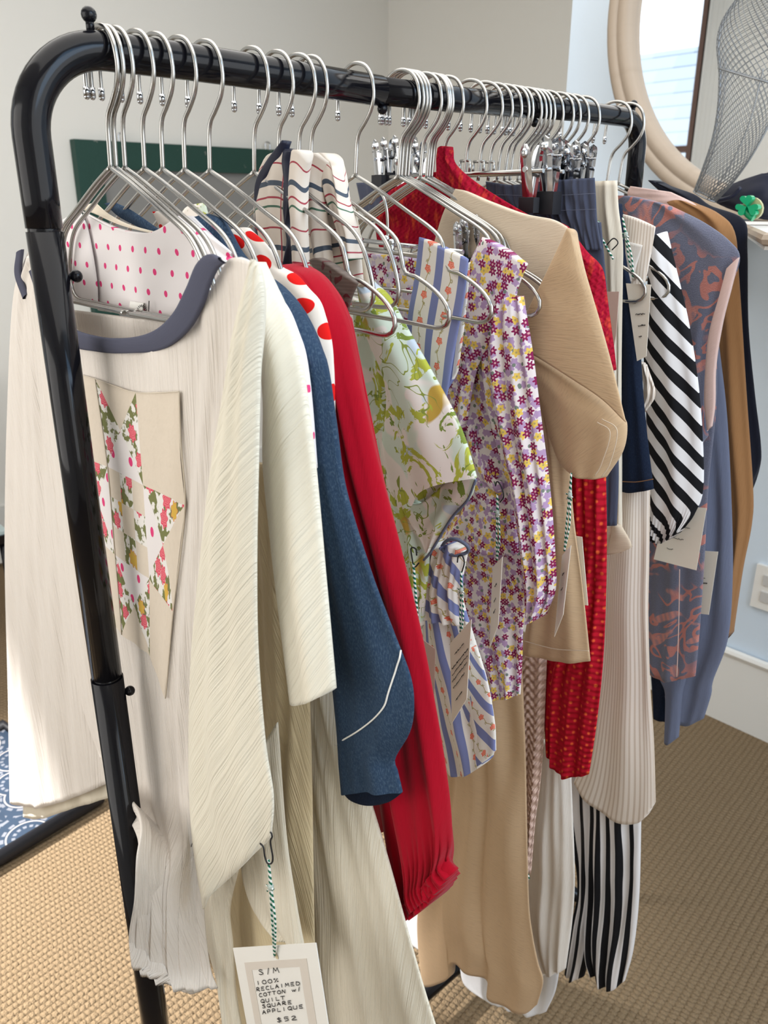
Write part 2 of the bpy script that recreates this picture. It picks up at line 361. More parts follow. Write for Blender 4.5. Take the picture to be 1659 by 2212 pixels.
# carpet: rows of wool loops
t=MT('brown loop pile carpet',.95,.1)
nt=t.nt; tc=[n for n in nt.nodes if n.type=='TEX_COORD'][0]; sx=nt.nodes.new('ShaderNodeSeparateXYZ'); nt.links.new(tc.outputs['Object'],sx.inputs[0])
eu=E(nt,sx.outputs[0]); ev=E(nt,sx.outputs[1]); t.u=eu*.9945+ev*.1045; t.v=ev*.9945-eu*.1045; t.base((.25,.178,.105))
row=((t.v+t.noise(14,14,2,3)*.006)/.0150); odd=row.fl()*.37; rp=(row.fr()-.5).ab(); lp=((t.u/.011+odd+t.noise(40,40,2)*1.1).fr()-.5).ab()
h=(rp*rp*-2.7+1.0)+(lp*lp*-2.3)+t.noise(260,260,3)*.9-.2
t.over(sm(h,.85,.1)*.7,(.14,.093,.05)); t.over(sm(t.noise(400,400,2,4),.5,.75)*.4,(.38,.28,.18)); t.over(sm(t.noise(1.2,1.2,2,2),.4,.7)*.18,(.22,.15,.09))
M['carpet']=t.bump(h,.75,.007).done()
wall('floor',-1.4,-2.3,-.1,3.6,3.1,0,M['carpet']); wall('ceiling',-1.4,-2.3,3.0,3.6,3.1,3.1,M['wall'])
YA=2.95; XB=3.435
wall('wall_left',-1.4,YA,0,XB+.1,YA+.1,3,M['wall'])
wall('wall_back',XB,.82,0,XB+.1,YA,3,M['wall'])
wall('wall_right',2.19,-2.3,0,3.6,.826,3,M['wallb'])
wall('wall_side',-1.4,-2.3,0,2.19,-2.2,3,M['wall'])
# wall behind the photographer with the window the round mirror shows
WX=-1.3; y0,y1,z0,z1=2.20,2.90,1.66,2.92
g=Geo(); g.box((WX-.1,-2.2,0),(WX,y0,3)); g.box((WX-.1,y0,0),(WX,YA,z0)); g.box((WX-.1,y0,z1),(WX,YA,3)); g.box((WX-.1,y1,z0),(WX,YA,z1))
tag(g.out('wall_front',M['wall'],None,False),kind='structure')
g=Geo(); a,b=WX-.07,WX+.02
g.box((a,y0,z0),(b,y0+.045,z1)); g.box((a,y1-.05,z0),(b,y1,z1)); g.box((a,y0+.045,z1-.05),(b,y1-.05,z1)); g.box((a,y0+.045,z0),(b,y1-.05,z0+.04)); g.box((a,y0+.045,1.815),(b,y1-.05,1.855)); g.box((a,2.385,z0+.04),(b,2.43,1.815))
win=tag(g.out('window_1',M['brown'],None,False),kind='structure')
gm=MT('window glass',.02,.5); gm.b.inputs['Transmission Weight'].default_value=1; gm.b.inputs['IOR'].default_value=1.02
tag(Geo().box((WX-.045,y0+.01,z0+.01),(WX-.042,y1-.01,z1-.01)).out('pane',gm.base((1,1,1)).done(),win,False),kind='structure')
g=Geo(); 
for q in (0,.03,.06,.10): g.box((WX,y0-.115+q,1.5),(WX+.012+.008*(q==.10),y0-.09+q,2.98))
g.box((WX,y0-.14,1.5),(WX+.01,y0,2.98)); tag(g.out('trim_1',M['trimw'],None,False),kind='structure')
# neighbour's shingled roof outside that window
t=MT('pale weathered shingles',.9,.2).base((.50,.56,.62)); br=(t.v/.16); t.over((br.fr()).lt(.13),(.26,.31,.37)); cell=((t.u/.5+br.fl()*.37).fl()*12.9898+br.fl()*78.233).sin().ab()
t.over(cell*.6,(.72,.76,.80)); shing=t.done()
xr=-5.2; V=[(xr+.0,4.9+7,3.13),(xr,-3,3.13),(xr+.9,-3,1.55),(xr+.9,12,1.55)]
g=Geo(); g.v=[Vector(v) for v in V]+[Vector(v)-Vector((.1,0,.1)) for v in V]; g.uv=[(v[1],v[2]*1.15) for v in V]*2
g.f=[(0,1,2,3),(7,6,5,4),(0,4,5,1),(2,6,7,3),(1,5,6,2),(3,7,4,0)]
tag(g.out('shingle_roof',shing,None,False),"neighbour's pale grey shingled roof beyond the window seen in the round mirror",'roof')
# baseboard on the right wall and chair rail on the left
g=Geo(); g.box((2.168,-2.2,0),(2.19,.84,.225)); g.tube([(2.172,-2.2,.236),(2.172,.84,.236)],.013,8)
tag(g.out('baseboard_right',M['trimw'],None,False),kind='structure')
g=Geo(); g.box((-1.3,YA-.02,0),(XB,YA,.2)); g.box((XB-.02,.83,0),(XB,YA-.02,.2)); tag(g.out('baseboard_left',M['trimw'],None,False),kind='structure')
# wall outlet on the right wall
o=thing('wall_outlet','white outlet plate low on the right wall above the baseboard','outlet',(2.19,.02,.4)); 
Geo().box((2.178,-.035,.40),(2.19,.05,.53)).out('plate',M['trimw'],o,False); g=Geo(); g.box((2.174,-.012,.425),(2.179,.025,.455)); g.box((2.174,-.012,.475),(2.179,.025,.505)); g.out('socket_face',solid('grey plastic',(.55,.54,.52),.5),o,False)
# ---------------------------------------------------------------- black clothes rack
RZ=1.601; rack=thing('clothes_rack','glossy black tubular clothes rack carrying all the garments','clothes rack',(.296,0,0))
def arc(c,r,a0,a1,n=14): return [Vector((c[0]+r*math.cos(a0+(a1-a0)*i/n),0,c[1]+r*math.sin(a0+(a1-a0)*i/n))) for i in range(n+1)]
PX=.296; R_=.075; r0=.0162
P=[Vector((PX,0,1.452)),Vector((PX,0,1.48)),Vector((PX,0,1.505))]+arc((PX+R_,RZ-R_),R_,PI,PI/2)+[Vector((.45,0,RZ)),Vector((.58,0,RZ-.002)),Vector((.705,0,RZ-.005))]
Geo().tube(P,r0,28).out('corner_tube',M['black'],rack)
Geo().tube([(.705,0,RZ-.005),(.82,0,RZ-.0045),(.975,0,RZ-.002)],.0150,28).out('rail',M['black'],rack)
FX=1.264; Rf=.045
P=[Vector((.975,0,RZ-.002)),Vector((1.1,0,RZ))]+arc((FX-Rf,RZ-Rf),Rf,PI/2,0)+[Vector((FX,0,1.45))]
Geo().tube(P,.0138,24).out('far_corner_tube',M['black'],rack)
Geo().tube([(PX,0,.985),(PX,0,1.449)],r0+.0002,28).out('post',M['black'],rack)
Geo().tube([(PX,0,.03),(PX,0,.982)],r0+.0012,28).out('lower_post',M['black'],rack)
Geo().tube([(PX,0,1.44),(PX,0,1.46)],r0-.0015,20).out('post_joint',M['black'],rack); Geo().tube([(PX,0,.97),(PX,0,.99)],r0-.0015,20).out('post_joint',M['black'],rack)
Geo().tube([(FX,0,.03),(FX,0,1.45)],.0138,20).out('post',M['black'],rack)
Geo().tube([(PX,0,.055),(FX,0,.055)],.0125,16).out('bottom_bar',M['black'],rack)
for x in (PX,FX): Geo().tube([(x,-.10,.022),(x,.24,.022)],.0135,16).ball((x,-.10,.022),.0165).ball((x,.24,.022),.0165).out('foot',M['black'],rack)
def knob(c,d,r=.0062,l=.012):
    c=Vector(c); d=Vector(d); Geo().tube([c,c+d*l],r*.55,10).ball(c+d*(l+r*.55),r,16).out('knob',M['black'],rack)
p=onY(195,60,0); knob((p.x,0,RZ+r0-.003),(0,0,1),.0068,.010)
knob((onY(826,225,0).x,0,RZ-.012),(0,0,-1),.0062,.008); knob((onY(1155,262,0).x,0,RZ-.010),(0,0,-1),.0058,.008); knob((onY(1368,232,0).x,0,RZ+.008),(0,0,1),.0062,.008)
knob((PX+.010,-.0,onY(150,596,0).z),(.8,-.6,0),.0058,.010); knob((PX+.010,0,onY(263,1490,0).z),(.8,-.6,0),.0058,.010)
# ---------------------------------------------------------------- hangers
wr=.0023
HK=[(.0420,-.031),(.0415,-.018),(.0395,-.004),(.033,.009),(.021,.0180),(.005,.0208),(-.012,.0165),(-.0225,.006),(-.0265,-.008),(-.0262,-.018),(-.021,-.030),(-.010,-.0415),(.000,-.050),(.0045,-.060),(.0065,-.076),(.0085,-.098)]
AR=[(.0085,-.096),(-.03,-.1105),(-.085,-.1345),(-.125,-.152),(-.143,-.164),(-.150,-.180),(-.154,-.192),(-.161,-.196),(-.172,-.197),(-.195,-.206),(-.212,-.216),(-.2215,-.227),(-.2215,-.237),(-.213,-.2435),(-.200,-.245),(-.15,-.2435),(0.004,-.242)]
AP=[(.0085,-.096),(-.03,-.1105),(-.085,-.1345),(-.120,-.150),(-.137,-.163),(-.148,-.180),(-.156,-.200),(-.158,-.214),(-.152,-.225),(-.138,-.2295),(-.10,-.230),(0.004,-.231)]
def P3(L,n,c=0): return spl([(0,y+c,RZ+z) for y,z in L],n)
def hanger_proto(kind):
    h=thing('clothes_hanger','','hanger',(0,0,RZ)); h.name='clip_hanger' if kind=='clip' else 'clothes_hanger'
    hk=P3(HK,46); Geo().tube(hk,wr,8).out('hook',M['chrome'],h)
    Geo().tube([hk[0]+Vector((0,0,-.002)),hk[0]+Vector((0,0,.006))],.0031,10).ball(hk[0]+Vector((0,0,-.002)),.0031,10).out('hook_tip',M['rubber'] if 0 else M['clip'],h)
    if kind=='clip':
        g=Geo(); z=RZ-.090; g.tube([(0,-.125,z),(0,.16,z)],.0026,8); g.out('bar',M['chrome'],h)
        g=Geo(); 
        for s in (-1,1): g.tube([(0,.0085+s*.009,z),(0,.0085+s*.009,z+.016)],.0018,6)
        g.tube([(0,-.0005,z+.016),(0,.0175,z+.016)],.0018,6); g.out('swivel_loop',M['chrome'],h)
        for y in (-.105,.13,):
            g=Geo()
            for s in (-1,1):
                pr=[Vector((s*(.010-.0*k),y,z)) for k in (0,)]
                V=[]
                for k in range(13):
                    zz=z+.030-.075*k/12; xx=s*(.0135-.011*min(1,k/10)); ww=.0085 if k>2 else .0085*math.sqrt(1-((2.4-k)/2.6)**2) if k<2.4 else .0085
                    V.append((xx,ww,zz))
                b=len(g.v)
                for xx,ww,zz in V:
                    for q in (-1,-.5,0,.5,1): g.v.append(Vector((xx+s*(.002-abs(q)*.002),y+q*ww,zz))); g.uv.append((q,zz))
                for k in range(12):
                    for q in range(4): a=b+k*5+q; g.f.append((a,a+1,a+6,a+5))
            g.tube([(-.012,y,z+.002),(.012,y,z+.002)],.0035,8); g.ball((-.0135,y,z+.020),.0045,10,1.4)
            g.out('clip',M['clip'],h)
            Geo().box((-.0055,y-.012,z-.048),(.0055,y+.012,z-.030)).out('clip_pad',M['rubber'],h,False)
    else:
        A=AP if kind=='plain' else AR
        l=P3(A,70); r=[Vector((0,.017-q.y,q.z)) for q in l]
        Geo().tube(l,wr,8).tube(r,wr,8).out('shoulder_frame',M['chrome'],h)
    return h
def hx(px): return onY(px,111+(px-240)*.127,-.025).x
HP={}
def put_hanger(px,kind,label,yaw=0,dx=0,grp=None,dy=0):
    X=hx(px)+dx
    if kind not in HP: HP[kind]=h=hanger_proto(kind)
    else:
        src=HP[kind]; h=src.copy(); COL.objects.link(h)
        for c in list(src.children): d=c.copy(); COL.objects.link(d); d.parent=h
    h.location=(X,dy,RZ); h.rotation_euler=(0,0,math.radians(yaw)); h['label']=label; h['group']=grp or ('chrome wire hangers on the rail' if kind!='clip' else 'chrome clip hangers on the rail'); return h
hl=[(248,'plain','chrome wire hanger nearest the rack corner, bearing the cream top with slate neckline'),
(261,'plain','chrome wire hanger squeezed just behind the first one by the rack corner'),
(282,'plain','chrome wire hanger third from the near corner, holding the pink dotted blouse'),
(327,'plain','chrome wire hanger fourth from the near corner, holding the mid blue denim top'),
(369,'plain','chrome wire hanger fifth from the near corner, right after the denim one'),
(419.5,'plain','chrome wire hanger sixth from the near corner, holding the red dotted blouse'),
(477,'plain','chrome wire hanger holding the crimson top'),
(578,'loop','chrome wire hanger holding the brown brocade strap'),
(632.6,'plain','chrome wire hanger whose hook rises from the navy and tartan scarf'),
(679,'plain','chrome wire hanger whose hook stands between the two tartan pieces'),
(706,'loop','bare chrome hanger whose open loop crosses in front of the blue striped strap'),
(807,'loop','chrome wire hanger carrying the blue striped strap over its shoulder'),
(904,'loop','first of the tight bunch of chrome hangers at mid rail'),
(911,'loop','second of the tight bunch of chrome hangers at mid rail'),
(919,'plain','third of the tight bunch of chrome hangers at mid rail'),
(926,'loop','last of the tight bunch of chrome hangers at mid rail, ditsy floral strap on it'),
(953,'plain','chrome hanger entering the pale collar of the oatmeal tee'),
(967,'plain','chrome hanger just behind the oatmeal tee hanger'),
(972,'plain','chrome hanger pressed against the one behind the oatmeal tee'),
(978,'plain','chrome hanger last of the oatmeal bunch, before the red knit'),
(1001,'plain','chrome hanger sticking out of the peaked red knit shoulder'),
(1051,'clip','chrome clip hanger with square swivel loop, first after the red knit'),
(1082,'clip','chrome clip hanger with square swivel loop, second after the red knit'),
(1104,'clip','chrome clip hanger holding the slate blue gathered waistband'),
(1124,'plain','thin chrome hanger right behind the clip hangers'),
(1140,'loop','thin chrome hanger above the indigo and ticking garments'),
(1151,'plain','thin chrome hanger close beside the rail knob on the far half'),
(1169,'plain','thin chrome hanger first of the far cluster of four'),
(1178,'plain','thin chrome hanger second of the far cluster of four'),
(1187,'plain','thin chrome hanger third of the far cluster of four'),
(1196,'loop','thin chrome hanger last of the far cluster of four'),
(1214,'plain','thin chrome hanger just past the far cluster of four'),
(1239,'plain','thin chrome hanger above the stack of grey clips'),
(1252,'plain','thin chrome hanger above the grey clips, next one farther'),
(1270,'plain','thin chrome hanger for the leaf jacquard vest'),
(1294,'plain','last thin chrome hanger before the bare stretch of rail'),
(1364,'plain','chrome hanger next to the far post, holding the camel top'),
(1390,'plain','farthest chrome hanger at the end post, holding the black top')]
rng=random.Random(4)
for px,k,l in hl: put_hanger(px,k,l,rng.uniform(-4,4) if px>570 else 0)
# low clip hanger bars over the ditsy waistband
# ---------------------------------------------------------------- garments, near to far
def G(name,label,cat,X,z=1.3,group=None): return thing(name,label,cat,(X,0,z),group)
# 1 cream top
a=G('gauze_blouse','cream crinkle gauze top with slate neckline and quilt star patch, nearest the camera','top',.345)
body=cloth('body',a,'cream',.345,[(70,560),(68,700),(90,900),(120,1150),(160,1450),(225,1650),(290,1735),(306,1785),(297,1850),(292,1940),(280,2020),(285,2085)],
 [(545,565),(562,640),(556,760),(540,900),(520,1080),(500,1250),(475,1450),(455,1650),(445,1800),(440,1950),(452,2080),(470,2135)],
 T=[(70,560),(110,640),(165,724),(250,752),(340,752),(410,715),(455,650),(485,580),(510,556),(545,565)],B=[(285,2085),(330,2105),(400,2130),(470,2135)],th=.009,nf=5,fa=.0055,ph=.6,ns=90,nt_=150,dX=lambda t,s:-.088*(lambda q:q*q*(3-2*q))(min(1,max(0,(t-.67)/.2)))*(1-s))
slv=cloth('far_sleeve',a,'cream',.352,[(62,543),(30,640),(16,900),(11,1200),(18,1500),(22,1735)],[(125,600),(150,700),(175,1000),(200,1300),(225,1550),(242,1688)],T=[(62,543),(80,560),(125,600)],B=[(22,1735),(85,1742),(160,1722),(242,1688)],th=.008,nf=4,fa=.0045,ph=2.,ns=60,nt_=100)
cloth('inner_layer',a,'cream_warm',.362,[(50,1560),(50,1765)],[(236,1560),(240,1722)],B=[(50,1765),(90,1768),(160,1745),(240,1722)],th=.004,nf=4,fa=.003,nt_=20)
cloth('inner_layer',a,'cream',.360,[(330,2040),(345,2115)],[(440,2040),(452,2132)],B=[(345,2115),(400,2140),(430,2142),(452,2132)],th=.004,nf=3,fa=.002,nt_=16)
ns_=cloth('near_sleeve',a,'cream_diag',.330,[(545,560),(505,760),(470,960),(440,1180),(415,1420),(410,1650),(418,1820),(440,1963)],[(560,575),(568,650),(560,800),(556,1000),(553,1200),(556,1400),(572,1600),(590,1720),(585,1808)],
 B=[(440,1963),(468,1922),(530,1865),(585,1808)],th=.013,nf=1.8,fa=.0045,ph=1.1,ns=70,nt_=120,uvm='flow',closed=True)
cloth('back_neck',a,'cream',.386,[(148,668),(160,735)],[(392,700),(385,745)],T=[(148,668),(250,682),(392,700)],B=[(160,735),(260,765),(385,745)],th=.003,nf=2,fa=.001,nt_=14)
sn=snapper([body])
ribbon('neck_binding',a,'binding',.345,[(118,565),(132,615),(166,697),(230,724),(300,727),(358,712),(400,675),(430,620),(452,570),(478,548),(500,555)],
 [(86,585),(112,655),(165,737),(235,757),(300,760),(375,752),(430,712),(462,660),(480,610),(496,578),(512,566)],None,.012,90,8,.003)
ribbon('neck_binding',a,'binding',.352,[(66,538),(62,590),(75,635)],[(54,545),(50,592),(68,645)],None,.010,20,5,.003)
line('loose_thread',a,'ink',.330,[(413,1829),(416,1820)],.0004,snapper([ns_]),.001,8)
# quilt patch: nine blocks of an eight pointed star
def quilt():
    rows=[[(138,803),(205,818),(293,848),(389,846)],[(170,985),(232,1008),(310,1048),(400,1091)],[(196,1150),(248,1198),(322,1250),(374,1322)],[(216,1320),(265,1370),(325,1417),(355,1508)]]
    V=[];F=[];UV=[];MI=[]; mats=[M['muslin'],M['pinkdot'],M['chintz']]
    def pos(U,W):
        c=min(2,int(U)); r=min(2,int(W)); fu,fw=U-c,W-r; a,b,d,e=rows[r][c],rows[r][c+1],rows[r+1][c],rows[r+1][c+1]
        x=(a[0]*(1-fu)+b[0]*fu)*(1-fw)+(d[0]*(1-fu)+e[0]*fu)*fw; y=(a[1]*(1-fu)+b[1]*fu)*(1-fw)+(d[1]*(1-fu)+e[1]*fu)*fw
        q=sn(onX(x,y,.345),.0022)
        for _ in (0,1): q=sn(onX(x,y,q.x),.0022)
        return q
    def tri(A,B,C,m,n=12):
        b=len(V); idx={}
        for i in range(n+1):
            for j in range(n+1-i):
                s,t=i/n,j/n; U=min(2.9999,A[0]+(B[0]-A[0])*s+(C[0]-A[0])*t); W=min(2.9999,A[1]+(B[1]-A[1])*s+(C[1]-A[1])*t)
                idx[i,j]=len(V); q=pos(U,W); V.append(q); UV.append((U*.062,W*.062))
        for i in range(n):
            for j in range(n-i):
                F.append((idx[i,j],idx[i,j+1],idx[i+1,j])); MI.append(m)
                if i+j<n-1: F.append((idx[i+1,j],idx[i,j+1],idx[i+1,j+1])); MI.append(m)
    e=.0003
    def quad(x0,y0,x1,y1,m): x1-=e;y1-=e; tri((x0,y0),(x1,y0),(x0,y1),m); tri((x1,y1),(x0,y1),(x1,y0),m)
    for c,r in ((0,0),(2,0),(0,2),(2,2)): quad(c,r,c+1,r+1,0)
    o=1-e
    tri((1,0),(1+o,0),(1.5,.5),0); tri((1,0),(1,o),(1.5,.5),2); tri((1+o,0),(1+o,o),(1.5,.5),2); tri((1,o),(1+o,o),(1.5,.5),1)
    tri((1,2),(1+o,2),(1.5,2.5),1); tri((1,2),(1,3-e),(1.5,2.5),2); tri((1+o,2),(1+o,3-e),(1.5,2.5),2); tri((1,3-e),(1+o,3-e),(1.5,2.5),0)
    tri((2,1),(2,2-e),(2.5,1.5),1); tri((2,1),(3-e,1),(2.5,1.5),2); tri((2,2-e),(3-e,2-e),(2.5,1.5),2); tri((3-e,1),(3-e,2-e),(2.5,1.5),0)
    tri((1-e,1),(1-e,2-e),(.5,1.5),1); tri((1-e,1),(0,1),(.5,1.5),2); tri((1-e,2-e),(0,2-e),(.5,1.5),2); tri((0,1),(0,2-e),(.5,1.5),0)
    for i in range(3):
        for j in range(3): quad(1+i/3,1+j/3,1+(i+1)/3,1+(j+1)/3,2 if (i+j)%2 else 0)
    o_=mk('quilt_patch',V,F,None,a,UV,True,mats,MI); o_['label']='pieced star patch of muslin, pink dots and rose chintz'
quilt()
line('patch_stitching',a,'ecru',.345,[(205,818),(232,1008),(248,1198),(265,1370)],.0006,sn,.0028)
line('patch_stitching',a,'ecru',.345,[(389,846),(398,1000),(400,1091),(385,1240),(374,1322),(358,1508)],.0008,sn,.0028)
line('patch_stitching',a,'ecru',.345,[(165,808),(205,818),(293,848),(389,846)],.0005,sn,.0028)
# 2 cream dress behind
a=G('cream_dress','long cream gauze dress with turned sleeve hem, hanging just behind the quilt star top','dress',.37)
cloth('sleeve',a,'cream_diag',.372,[(540,570),(566,700),(580,850),(575,1000),(590,1150),(608,1300),(622,1420),(632,1505)],[(548,566),(600,640),(640,750),(664,900),(684,1080),(703,1280),(714,1400),(722,1487)],B=[(632,1505),(660,1512),(690,1506),(722,1487)],th=.016,nf=1.4,fa=.003,ph=.4,ns=50,nt_=100,uvm='flow')
cloth('skirt',a,'cream_warm',.442,[(622,1400),(632,1600),(634,1760),(638,1900),(644,2040),(650,2160),(655,2300)],[(722,1400),(745,1560),(800,1730),(842,1870),(880,2010),(920,2150),(968,2300)],th=.014,nf=3.4,fa=.006,ph=.9,ns=70,nt_=90)
cloth('lining',a,'cream_shaded',.408,[(540,1000),(545,1300),(540,1600),(480,1850),(478,2000),(500,2120),(520,2300)],[(640,1000),(660,1300),(672,1600),(676,1850),(680,2050),(690,2300)],th=.008,nf=2.3,fa=.007,ph=2.4,ns=50,nt_=80)  # shaded inside of the cream dress, painted as a separate darker layer
cloth('front_panel',a,'cream_warm',.368,[(440,1900),(440,1975),(455,2050),(476,2140),(486,2220),(500,2320)],[(520,1860),(497,1960),(502,2040),(505,2130),(520,2220),(540,2320)],th=.010,nf=2,fa=.004,ph=.2,ns=30,nt_=50)
cloth('front_panel',a,'cream_warm',.380,[(540,1700),(520,1850),(545,1960),(600,2010)],[(600,1560),(618,1800),(640,1950),(662,2070)],th=.008,nf=1.5,fa=.004,ph=1.2,ns=30,nt_=40)
# 3 pink dotted blouse
a=G('dotted_blouse','white blouse with small pink dots, seen inside the slate neckline','blouse',.40)
cloth('front_panel',a,'pinkdot',.398,[(168,452),(185,470),(195,560),(205,620),(212,670)],[(500,545),(470,600),(440,650),(420,690),(400,705)],T=[(168,452),(190,462),(250,492),(310,503),(350,497),(398,470),(430,490),(500,545)],B=[(212,670),(260,676),(330,688),(400,705)],th=.005,nf=2,fa=.002,ph=.3,ns=50,nt_=40)
cloth('side_panel',a,'pinkdot',.392,[(100,478),(100,560),(120,600),(150,652)],[(176,450),(196,500),(214,600),(218,664)],T=[(100,478),(135,478),(172,452)],B=[(150,652),(212,661)],th=.004,nf=1,fa=.002,ns=24,nt_=30)
cloth('back_neckband',a,'ecru',.402,[(172,452),(205,462),(260,486),(330,505)],[(205,436),(235,462),(280,485),(345,503)],th=.002,nf=1,fa=.001,ns=14,nt_=20)
sh=cloth('sleeve',a,'pinkdot',.399,[(392,468),(450,540),(520,600),(570,660),(600,760),(625,900),(640,1010)],[(402,466),(460,520),(515,572),(575,620),(617,665),(642,718),(659,772),(670,880),(678,1015)],th=.012,nf=1,fa=.002,ns=24,nt_=60)
tg=ribbon('care_label',a,'cardw',.395,[(293,650),(322,654)],[(293,680),(322,684)],None,.006,8,4); tg['label']='small white woven label with black round print'
for k in range(9):
    an=PI*(k+.5)/9; x,y=306-11*math.cos(an),672-14*math.sin(an)
    q=onX(x,y,.388); Geo().tube([q,onX(306-7*math.cos(an),672-9*math.sin(an),.388)],.0004,5).out('label_print',M['ink'],tg)
line('label_print',tg,'ink',.388,[(322,650),(321,676)],.0005)
# 4 denim
a=G('denim_blouse','mid blue denim top with a curved white seam across the sleeve','top',.424)
d=cloth('sleeve',a,'denim',.422,[(428,478),(470,530),(515,575),(575,622),(617,667),(642,718),(657,772),(664,900),(682,1120),(704,1340),(720,1480),(733,1610),(740,1712)],[(450,462),(480,478),(515,550),(560,590),(602,620),(635,658),(665,706),(689,760),(704,800),(722,920),(744,1060),(800,1240),(850,1370),(885,1460),(893,1520),(885,1580),(852,1640),(858,1670),(868,1712)],B=[(740,1712),(770,1706),(810,1700),(845,1704),(868,1712)],th=.013,nf=1.6,fa=.0035,ph=2.2,ns=60,nt_=120,hem=1)
cloth('cuff_lining',a,'indigo',.432,[(741,1690),(742,1713)],[(866,1690),(868,1713)],B=[(742,1713),(765,1730),(800,1738),(840,1732),(868,1713)],th=.003,nf=1,fa=.001,ns=30,nt_=8)
line('seam_stitching',a,'thread',.422,[(724,1610),(738,1600),(775,1578),(815,1545),(845,1500),(858,1455),(866,1405)],.0008,snapper([d]),.0008,80)
cloth('far_shoulder',a,'denim',.424,[(228,440),(260,470),(320,500)],[(248,437),(285,455),(350,500)],th=.004,nf=1,fa=.001,ns=12,nt_=16)
Geo().tube([onX(500,543,.424)+Vector((-.012,0,0)),onX(515,560,.424)+Vector((-.013,0,0))],.0008,5).out('fold_stitch',M['indigo'],a)
# 5 red dotted blouse
a=G('dotted_blouse','cream blouse with large red dots between the denim and crimson tops','blouse',.448)
cloth('sleeve',a,'reddot',.450,[(513,500),(520,545),(560,620),(620,680),(665,760),(680,860),(690,960)],[(527,491),(560,514),(584,540),(604,573),(641,594),(665,622),(689,649),(701,682),(713,730),(718,790),(722,960)],th=.012,nf=1.2,fa=.002,ns=30,nt_=60,uvm='flow')
cloth('far_shoulder',a,'reddot',.452,[(330,458),(340,480),(350,505)],[(350,455),(368,470),(375,500)],th=.003,nf=1,fa=.001,ns=8,nt_=8)
# 6 crimson top
a=G('crimson_blouse','crimson top with balloon sleeve gathered at the cuff','top',.48)
cloth('sleeve',a,'red',.474,[(617,577),(640,595),(672,630),(698,668),(713,730),(718,860),(735,1000),(775,1200),(800,1420),(815,1640),(835,1800),(865,1966)],[(640,569),(690,600),(738,690),(772,830),(812,1000),(860,1180),(902,1350),(934,1510),(957,1640),(970,1740),(972,1820),(965,1858),(983,1880)],B=[(865,1966),(900,1962),(940,1930),(970,1905),(983,1880)],th=.021,nf=2.2,fa=.0075,ph=.8,ns=80,nt_=120,gather=.005)
cloth('cuff_frill',a,'red',.474,[(864,1945),(866,1968)],[(958,1850),(984,1880)],T=[(864,1945),(900,1930),(940,1895),(958,1850)],B=[(866,1968),(905,1968),(950,1935),(984,1880)],th=.022,nf=9,fa=.004,ph=.8,ns=90,nt_=10)
cloth('body',a,'red',.500,[(690,640),(720,900),(760,1100),(800,1400),(805,1700),(815,1800)],[(760,700),(800,900),(850,1150),(890,1400),(920,1600),(930,1750)],th=.012,nf=2,fa=.004,ns=30,nt_=60)
# 7 brocade
a=G('brocade_bag_strap','grey brown brocade strap with dark red motifs folded over a hanger','strap',.52)
cloth('band',a,'brocade',.516,[(668,562),(690,600),(705,618)],[(774,612),(762,640),(753,672)],T=[(668,562),(700,560),(774,612)],B=[(705,618),(730,640),(753,672)],th=.006,nf=1,fa=.001,ns=24,nt_=16)
cloth('fringe',a,'red',.520,[(738,620),(742,655)],[(757,625),(756,660)],th=.004,nf=3,fa=.002,ns=16,nt_=10)
# 8 tartan pieces
a=G('tie_neck_scarf','cream scarf with navy bands and tartan lines knotted over a hanger hook','scarf',.56)
cloth('drape',a,'tartan',.545,[(582,372),(566,400),(560,470),(565,560),(575,640)],[(652,350),(648,390),(642,450),(645,550),(655,640)],T=[(582,372),(594,348),(618,331),(642,330),(652,350)],th=.018,nf=2.4,fa=.005,ph=1,ns=50,nt_=50,uvm='flow')
cloth('navy_band',a,'navysatin',.535,[(610,318),(612,350),(620,400),(615,450),(622,490),(626,520),(622,575)],[(648,326),(634,348),(634,370),(640,430),(627,490),(645,530),(640,575)],th=.008,nf=1,fa=.003,ph=1,ns=24,nt_=40)
cloth('navy_band',a,'navysatin',.532,[(618,303),(580,345),(558,395),(555,460),(558,540),(566,600)],[(624,306),(612,350),(578,400),(568,460),(575,540),(582,600)],th=.006,nf=1,fa=.002,ns=16,nt_=40)
cloth('front_tail',a,'tartan',.528,[(640,345),(636,380),(634,420),(636,500),(640,600)],[(668,348),(661,380),(658,430),(660,500),(664,600)],T=[(640,345),(650,325),(662,328),(668,348)],th=.010,nf=1,fa=.002,ns=20,nt_=40,uvm='flow')
a=G('tartan_blouse','cream satin blouse with tartan lines and soft tie neck, standing behind the scarf','blouse',.60)
cloth('neck_tie',a,'tartan',.575,[(672,372),(670,410),(676,480),(690,580)],[(712,350),(702,380),(700,420),(712,560)],T=[(672,372),(680,340),(694,331),(712,350)],th=.012,nf=1,fa=.003,ns=26,nt_=40,uvm='flow')
cloth('collar',a,'tartan',.583,[(688,350),(705,390),(715,440),(735,500),(752,560)],[(738,372),(745,405),(752,440),(770,490),(779,560)],T=[(688,350),(700,332),(718,336),(738,372)],th=.012,nf=1.4,fa=.004,ns=30,nt_=40,uvm='flow')
cloth('body',a,'tartan',.598,[(655,370),(650,460),(660,560),(700,640)],[(730,375),(755,430),(775,520),(785,610)],th=.010,nf=2,fa=.004,ns=40,nt_=50,uvm='flow')
cloth('lining',a,'ecru',.612,[(640,400),(640,500),(660,620)],[(765,440),(790,560),(800,620)],th=.004,nf=2,fa=.003,ns=24,nt_=20)
